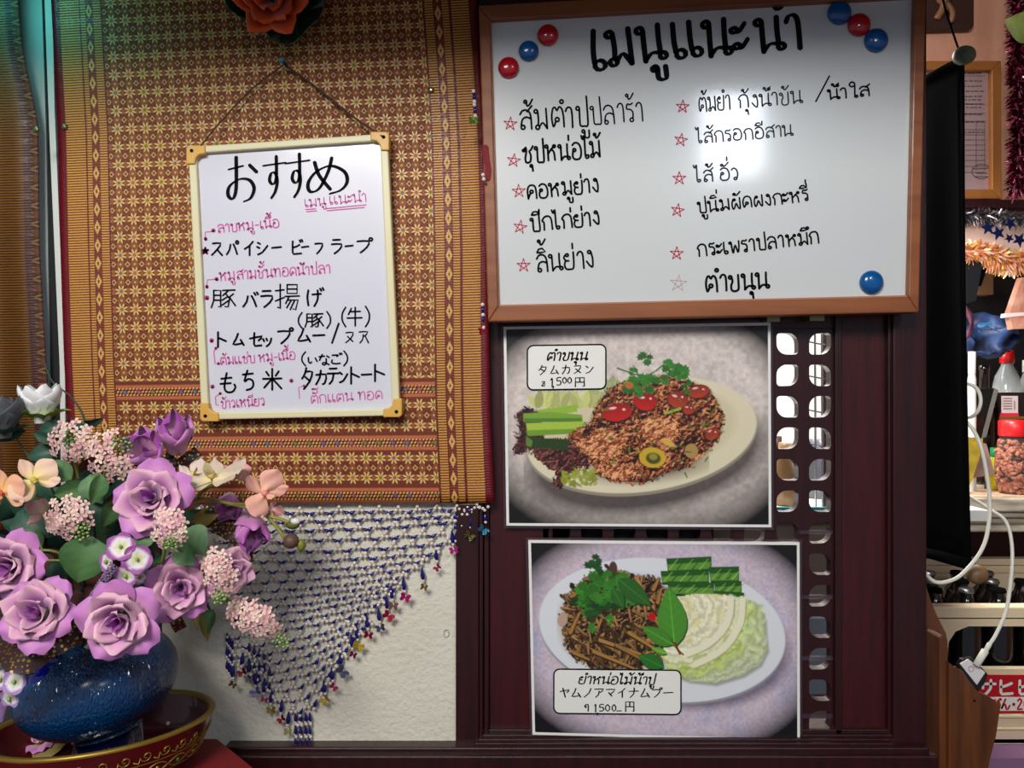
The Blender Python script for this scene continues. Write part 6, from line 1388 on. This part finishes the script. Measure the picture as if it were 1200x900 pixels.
pk = thing('snack_packet', 'pink and brown snack packet standing at the right picture edge', 'packet', P(1190, 385, .85)); obj('packet_body', prism([(1198, 325), (1215, 325), (1215, 384), (1187, 386), (1183, 368)], .85, .87), mat('pink_brown_print', C(216, 160, 140), .35, noise=(24, C(150, 84, 50), 1.0), coat=.5), pk); obj('packet_seal', prism([(1180, 367), (1200, 366), (1200, 370), (1179, 372)], .848, .87), mat('pink_foil', C(236, 206, 206), .3), pk)
# counter
zc = P(1170, 584, .82).z
cnt = thing('bar_counter', 'pale moulded bar counter with woven beige mat', 'counter', (1.2, 1.0, 0))
Mc_ = mat('worn_white_marble', C(206, 196, 176), .5, noise=(10, C(130, 120, 110), .9, (1, 4, 6)))
obj('counter_top', box(.93, 2.6, .82, 1.22, zc-.03, zc), Mc_, cnt, bevel=.004)
for k, (a, b, y) in enumerate([(.03, .045, .835), (.045, .062, .85), (.062, .078, .842)]): obj('edge_moulding', box(.93, 2.6, y, 1.22, zc-b, zc-a), Mc_, cnt, bevel=.004)
obj('counter_panel', box(.93, 2.6, 1.06, 1.22, .0, zc-.078), mat('dark_red_wood_panel', C(70, 22, 28), .5), cnt)
obj('woven_mat', box(.95, 1.5, .83, 1.12, zc, zc+.003), mat('beige_woven_mat', C(206, 178, 150), .7, voro=(300, .6), noise=(60, C(150, 120, 96), .6)), cnt)
def zat(px, py):
    d = ray(px, py); t = (zc+.003-CZ)/d.z; return Vector((d.x*t, CY+d.y*t, zc+.003))
def bottle(name, label, px, Yc, prof, m, parts=(), grp=None, rot=0):
    c = Vector((P(px, 500, Yc).x, Yc, zc+.003)); t = thing(name, label, 'bottle', c, grp); obj('body', lathe(prof, c, 28), m, t, smooth=True)
    for nm, pr, mm in parts: obj(nm, lathe(pr, c, 24), mm, t, smooth=True)
    return t
def zpx(py, Yc): return P(600, py, Yc).z-(zc+.003)
Mpet = mat('clear_pet_plastic', C(236, 240, 240), .08, trans=.97, ior=1.1, spec=.4); Mp2 = mat('cloudy_pet_plastic', C(214, 222, 222), .12, alpha=.42, coat=.6); redcap = mat('red_cap_plastic', C(214, 26, 30), .35, coat=.3); Mlab = mat('red_white_label', C(222, 40, 70), .4)
Yb_ = 1.06; h = zpx(410, Yb_); b0 = 0
r1 = 17*S(Yb_)
bottle('water_bottle', 'clear plastic bottle with red screw cap behind the nut jar', 1180, Yb_, [(r1*.9, b0), (r1, .01), (r1, h*.36), (r1*.96, h*.40), (r1, h*.44), (r1, h*.66), (r1*.75, h*.80), (r1*.38, h*.88), (r1*.36, h*.93), (1e-4, h*.93)], Mp2,
       [('cap', [(r1*.44, h*.9), (r1*.46, h*.905), (r1*.44, h), (1e-4, h)], redcap), ('label_band', [(r1*1.01, h*.10), (r1*1.01, h*.36)], Mlab)])
r2 = 15*S(1.09); h2 = zpx(422, 1.09)
bottle('water_bottle', 'clear plastic bottle with white cap cut by the right picture edge', 1206, 1.09, [(r2, 0), (r2, h2*.66), (r2*.6, h2*.84), (r2*.38, h2*.9), (1e-4, h2*.93)], Mp2, [('cap', [(r2*.46, h2*.9), (r2*.46, h2), (1e-4, h2)], M['white']), ('label_band', [(r2*1.02, h2*.60), (r2*1.02, h2*.72)], mat('green_white_label', C(70, 150, 110), .4))])
r3 = 13*S(.98); h3 = zpx(428, .98)
bottle('beer_bottle', 'dark brown bottle with yellow neck tag beside the black scroll', 1153, .98, [(r3, 0), (r3, h3*.55), (r3*.8, h3*.68), (r3*.42, h3*.78), (r3*.4, h3*.95), (r3*.46, h3*.96), (r3*.46, h3), (1e-4, h3)], mat('brown_black_glass', C(26, 18, 10), .1, coat=.8), [('neck_tag', [(r3*.62, h3*.72), (r3*.9, h3*.66)], mat('amber_tag', C(220, 160, 40), .5))])
wbx = zpx(412, .92); bottle('white_capped_bottle', 'small white capped bottle half behind the black scroll', 1139, .92, [(.009, 0), (.009, wbx*.8), (.006, wbx*.86), (1e-4, wbx*.9)], M['white'], [('cap', [(.008, wbx*.84), (.008, wbx), (1e-4, wbx)], mat('pinkish_white_cap', C(232, 214, 210), .4))])
dbx = thing('black_carton', 'black carton leaning beside the brown bottle', 'box', P(1148, 560, .9)); a = [(1140, 458), (1168, 456), (1160, 510), (1150, 520), (1140, 522)]; obj('carton_body', prism([(1138, 456), (1165, 455), (1150, 512), (1138, 522)], .93, .955), mat('black_green_card', C(14, 18, 14), .4), dbx); obj('carton_edge', prism([(1165, 455), (1170, 457), (1156, 512), (1150, 514)], .93, .955), mat('grey_card_edge', C(110, 110, 104), .5), dbx)
lbx = thing('label_box', 'dark box with white barcode label and red stripe under the clear bottle', 'box', P(1185, 500, .94))
obj('box_body', pbox(1172, 460, 1225, 560, .955, 1.0), mat('dark_box', C(30, 20, 18), .5), lbx); obj('white_label', pbox(1174, 464, 1193, 489, .953, .956), mat('white_label', C(226, 206, 206), .5), lbx); obj('red_stripe', pbox(1173, 484, 1194, 490, .951, .955), Mlab, lbx)
obj('gold_line', pbox(1172, 488, 1225, 491, .95, .955), M['gold'], lbx); obj('printed_rows', on(ribbon2([[(1176, y), (1186, y)] for y in (467, 470, 473, 476, 479)]+[[(1189, 470), (1189, 480)]], 1.1), .9525), gi, lbx)
wpx = thing('wooden_panel_box', 'brown wooden box with oval mark behind the jar', 'box', P(1165, 540, .98)); obj('box_body', pbox(1160, 478, 1173, 560, 1.02, 1.04), mat('brown_panel', C(94, 50, 30), .5), wpx)
rj = 19*S(.88); hj = zpx(492, .88)
jar = thing('peanut_jar', 'clear jar of red skinned peanuts with red lid on the counter', 'jar', (P(1188, 500, .88).x, .88, zc+.003)); c = wloc(jar)
obj('jar_glass', lathe([(1e-4, 0), (rj*.8, 0), (rj*.95, hj*.12), (rj*1.05, hj*.36), (rj*.98, hj*.6), (rj*.78, hj*.76), (rj*.74, hj*.8)], c, 32), Mpet, jar, smooth=True)
rp = random.Random(3); pn = []; 
for i in range(420):
    zf = rp.uniform(.03, .72); rr_ = rj*(1.0 if zf > .2 and zf < .6 else .84)*.9; a = rp.uniform(0, 2*math.pi); q = rr_*rp.uniform(.82, .97); v, f = ball((0, 0, 0), .0052, 6, 4, (1, 1, 1.5)); pn.append(xf((v, f), Matrix.Translation((c[0]+q*math.cos(a), c[1]+q*math.sin(a), c[2]+hj*zf)) @ Matrix.Rotation(rp.uniform(0, 3), 4, 'X') @ Matrix.Rotation(rp.uniform(0, 3), 4, 'Y')))
tag(obj('peanuts', join(*pn), mat('peanut_skin', C(176, 92, 66), .5, noise=(90, C(214, 146, 112), .8)), smooth=True, kind='stuff'), 'red skinned peanuts filling the clear jar', 'nuts', None, 'stuff')
obj('lid', lathe([(rj*.82, hj*.78), (rj*.84, hj*.79), (rj*.84, hj*.98), (rj*.76, hj), (1e-4, hj)], c, 32, lambda a, z: 1+.012*math.sin(a*30)), redcap, jar, smooth=True)
sq = thing('squeeze_bottle', 'yellow squeeze bottle with green cap leaning behind the jar', 'bottle', P(1168, 555, .93)); b = P(1171, 556, .93)
obj('body', xf(lathe([(1e-4, 0), (.018, 0), (.026, .02), (.026, .045), (.014, .07), (.009, .075), (1e-4, .075)], seg=24), Matrix.Translation((b.x, .93, zc+.008)) @ Matrix.Rotation(R(-8), 4, 'Y')), mat('lemon_yellow', C(220, 208, 40), .35), sq, smooth=True)
obj('cap', xf(lathe([(.009, .073), (.010, .074), (.008, .095), (1e-4, .095)], seg=16), Matrix.Translation((b.x, .93, zc+.008)) @ Matrix.Rotation(R(-8), 4, 'Y')), mat('green_cap', C(20, 150, 84), .4), sq, smooth=True)
yp = tag(obj('yellow_packet', prism([(1134, 512), (1152, 514), (1150, 530), (1140, 560), (1134, 575)], .86, .88), mat('yellow_foil_packet', C(186, 160, 50), .3, noise=(40, C(120, 100, 30), .8), coat=.4)), 'crumpled yellow foil packet beside the black scroll', 'packet')
gb = tag(obj('grey_carton', prism([(1146, 518), (1156, 520), (1166, 556), (1140, 560)], .9, .93), mat('pinkish_grey_card', C(150, 124, 116), .6)), 'small pinkish grey carton between yellow packet and squeeze bottle', 'box')
nt_ = thing('note_pad', 'white note pad lying on the beige counter mat', 'paper', zat(1150, 570)); p = [zat(1130, 562), zat(1168, 564), zat(1172, 572), zat(1130, 574)]
obj('paper_block', ([(q.x, q.y, zc+.003) for q in p]+[(q.x, q.y, zc+.012) for q in p], [(0, 1, 2, 3), (7, 6, 5, 4)]+[((i+1) % 4, i, i+4, (i+1) % 4+4) for i in range(4)]), M['pwhite'], nt_)
pe = thing('ball_pen', 'black and silver pen lying on the counter mat', 'pen', zat(1175, 570)); q0, q1, q2 = zat(1168, 568), zat(1176, 570), zat(1182, 573); up = Vector((0, 0, .005)); obj('pen_grip', tube([q0+up, q1+up], .0035, 10), M['black'], pe); obj('pen_tip', tube([q1+up, q2+up*.6], lambda t: .0035-.003*t, 10), M['brass'], pe)

# black hanging scroll seen from its edge
Y1, Y2 = .10, .22
sc_ = thing('black_hanging_scroll', 'black cloth scroll hanging edge on between whiteboard and kitchen', 'wall hanging', P(1120, 660, .12))
def sp(px, py, Y): return P(px, py, Y)
top = [(1128, 70, Y1), (1060, 106, Y2)]; bot = [(1136, 657, Y1), (1060, 636, Y2)]
V = []; nu, nv = 10, 24
for j in range(nv+1):
    for i in range(nu+1):
        u, v = i/nu, j/nv; a = P(*top[0])*(1-u)+P(*top[1])*u; b = P(*bot[0])*(1-u)+P(*bot[1])*u; q = a*(1-v)+b*v; q.x += .004*math.sin(u*8)*math.sin(v*2.5)-.003*math.sin(v*3.1)*(1-u); V.append(q)
Fc = [(j*(nu+1)+i, j*(nu+1)+i+1, (j+1)*(nu+1)+i+1, (j+1)*(nu+1)+i) for j in range(nv) for i in range(nu)]
o = obj('black_cloth', (V, Fc), M['black'], sc_, smooth=True); s_ = o.modifiers.new('thickness', 'SOLIDIFY'); s_.thickness = .003
obj('top_rod', tube([P(1128, 70, Y1-.005), P(1060, 106, Y2)], .0055, 10), M['black'], sc_, smooth=True)
obj('bottom_rod', tube([P(1138, 662, Y1-.005), P(1060, 640, Y2)], .0075, 10), M['black'], sc_, smooth=True)
Mk = mat('turned_wood_knob', C(140, 108, 72), .5, noise=(30, C(90, 66, 44), .8, (3, 3, 1)))
kn = obj('shell_knob', ball(P(1130, 65, Y1-.01), 11.5*S(Y1), 18, 12, (1.1, 1, .95)), mat('mottled_green_knob', C(112, 118, 92), .5, noise=(30, C(70, 80, 60), .9, (1, 1, 4))), sc_, smooth=True)
obj('wooden_knob', ball(P(1145, 673, Y1-.012), 12*S(Y1), 18, 12, (1, 1, .95)), Mk, sc_, smooth=True)
obj('hanging_cord', tube([P(1098, -30, Y1), P(1108, 12, Y1), P(1124, 60, Y1)], .0013, 6), M['black'], sc_)

# beer crate
Mcr = mat('cream_crate_plastic', C(232, 212, 178), .5); Mcd = mat('dark_bottle_glass', C(14, 9, 7), .12, coat=.8); YC = .70
cr = thing('bottle_crate', 'cream plastic bottle crate with red panel and white Japanese lettering, full of dark bottles', 'crate', P(1190, 870, YC))
obj('front_rim', pbox(1088, 711, 1330, 727, YC, YC+.03), Mcr, cr, bevel=.003)
zt_, zb_ = P(1100, 727, YC).z, P(1100, 785, YC).z
def open_pts():
    return [(1086, 724), (1330, 724), (1330, 734), (1135, 734), (1120, 740), (1112, 752), (1110, 764), (1110, 783), (1086, 783)]
obj('front_grip_surround', prism(open_pts(), YC, YC+.015), Mcr, cr)
obj('front_wall', pbox(1086, 783, 1330, 872, YC, YC+.015), Mcr, cr, bevel=.002)
obj('front_rib', pbox(1086, 838, 1330, 842, YC-.006, YC+.01), Mcr, cr, bevel=.002); obj('front_rib', pbox(1086, 853, 1330, 856, YC-.006, YC+.01), Mcr, cr, bevel=.002)
x0c, x1c = P(1088, 700, YC).x, P(1330, 700, YC).x; ztop = P(1100, 711, YC).z; zbot = P(1100, 872, YC).z; YCb = YC+.30
obj('back_wall', box(x0c, x1c, YCb-.012, YCb, zbot, ztop), Mcr, cr); obj('side_wall', box(x0c, x0c+.012, YC, YCb, zbot, ztop-.002), Mcr, cr); obj('crate_floor', box(x0c, x1c, YC, YCb, zbot, zbot+.01), Mcr, cr)
rp_ = obj('red_panel', pbox(1130, 791, 1330, 836, YC-.002, YC), mat('crate_red', C(192, 20, 34), .45), cr)
obj('white_strip', pbox(1130, 817, 1330, 833, YC-.003, YC-.001), M['pwhite'], rp_)
obj('lettering', on(ribbon2(kana('サ', 1146, 796, 1167, 814)+kana('ヒ', 1171, 796, 1190, 814)+kana('ビ', 1192, 796, 1212, 814)+kanarow('ール', 1214, 814, 1250, 814, 17, 18) if False else kana('サ', 1146, 796, 1167, 814)+kana('ヒ', 1169, 796, 1189, 814)+kana('ビ', 1191, 796, 1212, 814), 3.2), YC-.0025), M['pwhite'], rp_)
obj('lettering', on(ribbon2(kana('び', 1163, 819, 1173, 831)+kana('ん', 1173, 819, 1184, 831)+kana('・', 1184, 820, 1192, 831)+kana('2', 1191, 819, 1199, 831)+kana('0', 1199, 819, 1207, 831), 2.1), YC-.0035), mat('crate_red_ink', C(192, 20, 34), .5), rp_)
caps = mat('silver_black_cap', C(120, 120, 124), .3, metal=.8)
kz = 0
for j in range(3):
    for i in range(4):
        px_ = 1094+i*37+(18 if j == 1 else 0)
        bx = P(px_, 700, YC+.06).x; by = YC+.055+j*.078; t = thing('beer_bottle_in_crate', ['front row', 'middle row', 'back row'][j]+' dark bottle in the crate, '+['nearest the black scroll', 'second from the black scroll', 'third from the black scroll', 'cut by or beyond the picture edge'][i], 'bottle', (bx, by, zbot+.012), 'dark bottles standing in the crate')
        hh = ztop-zbot+.012; obj('body', lathe([(.029, 0), (.030, .01), (.030, hh*.80), (.027, hh*.86), (.0165, hh*.91), (.0135, hh*.95), (.0135, hh-.004)], (bx, by, zbot+.012), 18), Mcd, t, smooth=True)
        obj('crown_cap', lathe([(.0155, hh-.008), (.0160, hh-.006), (.0140, hh), (1e-4, hh)], (bx, by, zbot+.012), 21, lambda a, z: 1+.05*math.sin(a*21)), caps if (i+j) % 2 else M['black'], t, smooth=True)
tag(obj('second_crate', join(pbox(1060, 655, 1330, 712, YCb+.02, YCb+.035), pbox(1060, 655, 1330, 662, YCb+.012, YCb+.04)), Mcr), 'pale rim of another crate behind the bottle tops', 'crate')
tag(obj('purple_stand', box(x0c-.1, x1c, YC-.06, YCb+.05, zbot-.03, zbot-.001), mat('purple_cloth', C(150, 112, 150), .8)), 'low stand covered in purple cloth under the crate', 'stand')

# wooden letter holder with phone and cable
Mw = mat('varnished_teak', C(108, 60, 28), .35, noise=(8, C(66, 34, 17), .8, (10, 10, 1)), coat=.5, coat_rough=.15); YH = .03
hd = thing('wooden_wall_holder', 'varnished wooden wall pocket with curved sides holding the phone', 'holder', P(1130, 900, YH+.03))
obj('back_board', prism([(1083, 676), (1087, 690), (1092, 706), (1100, 724), (1109, 742), (1111, 752), (1111, 960), (1083, 960)], YH+.03, YH+.045), Mw, hd, bevel=.0015)
obj('side_rail', prism([(1101, 748), (1104, 744), (1111, 752), (1111, 960), (1101, 960)], YH-.004, YH+.03), Mw, hd, bevel=.0015)
obj('front_pocket', prism([(1112, 776), (1118, 782), (1128, 786), (1137, 800), (1148, 812), (1160, 817), (1173, 826), (1168, 862), (1158, 900), (1150, 960), (1112, 960)], YH-.01, YH), Mw, hd, bevel=.0015)
obj('pocket_side', prism([(1167, 826), (1173, 826), (1158, 900), (1150, 960), (1144, 960)], YH, YH+.03), Mw, hd)
obj('wood_knot', on(ribbon2([circ(1142, 821, .9, 8)], 2.2), YH-.0105), mat('dark_knot', C(60, 28, 16), .5), hd)
ph = thing('mobile_phone', 'white fronted phone with round button standing upside down in the wooden pocket', 'phone', P(1146, 820, YH+.012)); YP = YH+.006
obj('phone_body', prism([(1124, 780), (1128, 773), (1140, 771), (1158, 790), (1155, 800), (1146, 812), (1140, 830), (1124, 822)], YP+.002, YP+.010), mat('dark_phone_edge', C(24, 22, 24), .3, coat=.5), ph, bevel=.001)
obj('white_face', prism([(1125, 778), (1135, 772.5), (1155, 788), (1145, 803)], YP, YP+.002), mat('white_glass_face', C(228, 220, 224), .15, coat=.8), ph, bevel=.0005)
obj('home_button', on(ribbon2([circ(1138, 784, 3.2, 12)], .8), YP-.0004), mat('button_ring', C(150, 130, 136), .3), ph)
cab = thing('white_charging_cable', 'white charging cable looping down from the counter into the phone', 'cable', P(1150, 770, YH))
Mcb = mat('white_cable_rubber', C(228, 226, 214), .45)
YA = YH+.002
obj('plug', tube([P(1144, 780, YA), P(1150, 770, YA), P(1155, 762, YA)], .0042, 10), Mcb, cab, smooth=True); obj('strain_relief', tube([P(1155, 763, YA), P(1160, 754, YA)], .0028, 10), Mcb, cab, smooth=True)
obj('cord', tube([P(1159, 756, YA), P(1168, 742, YA), P(1180, 712, YA+.005), P(1186, 665, YA+.01), P(1185, 632, YA+.02), P(1178, 610, YA+.03), P(1162, 598, YA+.05), P(1138, 583, YA+.08), P(1115, 572, YA+.12)], .0021, 8, 6), Mcb, cab, smooth=True)
obj('cord', tube([P(1120, 446, .13), P(1142, 453, .11), P(1149, 466, .1), P(1147, 480, .1), P(1139, 488, .11), P(1128, 490, .13)], .0024, 8, 6), Mcb, cab, smooth=True)
obj('cord', tube([P(1128, 490, .13), P(1140, 503, .1), P(1150, 525, .085), P(1157, 560, .08), P(1160, 595, .075), P(1157, 625, .07), P(1150, 645, .065), P(1136, 664, .06), P(1120, 678, .055), P(1100, 683, .05), P(1087, 675, .05), P(1078, 660, .05)], .0024, 8, 6), Mcb, cab, smooth=True)

# what shows through the lattice
Yl = .55
ls = thing('kitchen_worktop', 'pale worktop seen through the lattice holes', 'counter', P(940, 620, Yl)); zl = P(940, 598, Yl).z
obj('top_board', box(.0, .88, Yl, 1.22, zl-.02, zl), M['pwhite'], ls); obj('teal_edge', box(.0, .66, Yl-.004, Yl+.004, zl-.008, zl+.006), mat('teal_strip', C(60, 150, 160), .4), ls); obj('grey_front', box(.0, .66, Yl+.03, 1.1, .05, zl-.02), mat('taupe_front', C(130, 116, 104), .6), ls)
obj('lower_shelf', box(.0, .66, Yl-.001, Yl+.02, zl-.34, zl-.20), mat('grey_blue_box', C(130, 140, 150), .5), ls)
wbk = thing('white_appliance', 'white perforated appliance seen through the lattice', 'appliance', P(935, 590, .7)); obj('body', box(P(870, 500, .95).x, P(945, 500, .95).x, .95, 1.1, zl+.001, P(900, 430, .7).z), M['white'], wbk, bevel=.01)
obj('vent_hole_grid', on(ribbon2([circ(915+6*i, 540+6*j, .5, 5) for i in range(4) for j in range(4)], 1.4), .948), M['ink'], wbk)
struct(obj('wall_behind_lattice', box(-.2, .90, 1.25, 1.3, .0, 2.6), mat('bright_kitchen_wall', C(214, 210, 206), .7)))
rk = thing('wire_rack', 'chrome wire rack seen through the right column of lattice holes', 'rack', P(960, 590, .5)); chrome = mat('chrome_wire', C(200, 200, 204), .2, metal=.9)
for x in (955, 963, 971): obj('upright_wire', tube([P(x, 380, .57), (P(x+1, 600, .57).x, .57, zl)], .0022, 6), chrome, rk)
for y in (400, 440, 480, 520, 572): obj('cross_wire', tube([P(945, y, .572), P(985, y+8, .572)], .0016, 6), chrome, rk)
obj('brown_post', tube([P(966, 380, .575), (P(966, 600, .575).x, .575, zl)], .004, 8), mat('brown_post', C(90, 60, 50), .5), rk)
for i, (x, c_) in enumerate([(925, (160, 120, 80)), (960, (90, 90, 100)), (905, (70, 50, 40))]):
    tag(obj('kitchen_jar', lathe([(.03, 0), (.032, .01), (.032, .08), (.02, .1), (.02, .12), (1e-4, .12)], (P(x, 500, .62+.1*i).x, .62+.1*i, zl), 20), mat('jar_tone', C(*c_), .3, coat=.4), smooth=True), ['tan', 'grey', 'dark brown'][i]+' jar on the worktop behind the lattice', 'jar')
area('worktop_light', (0.3, .9, 2.1), (0.3, .8, 1.2), .5, .3, 7, (1.0, .97, .93))
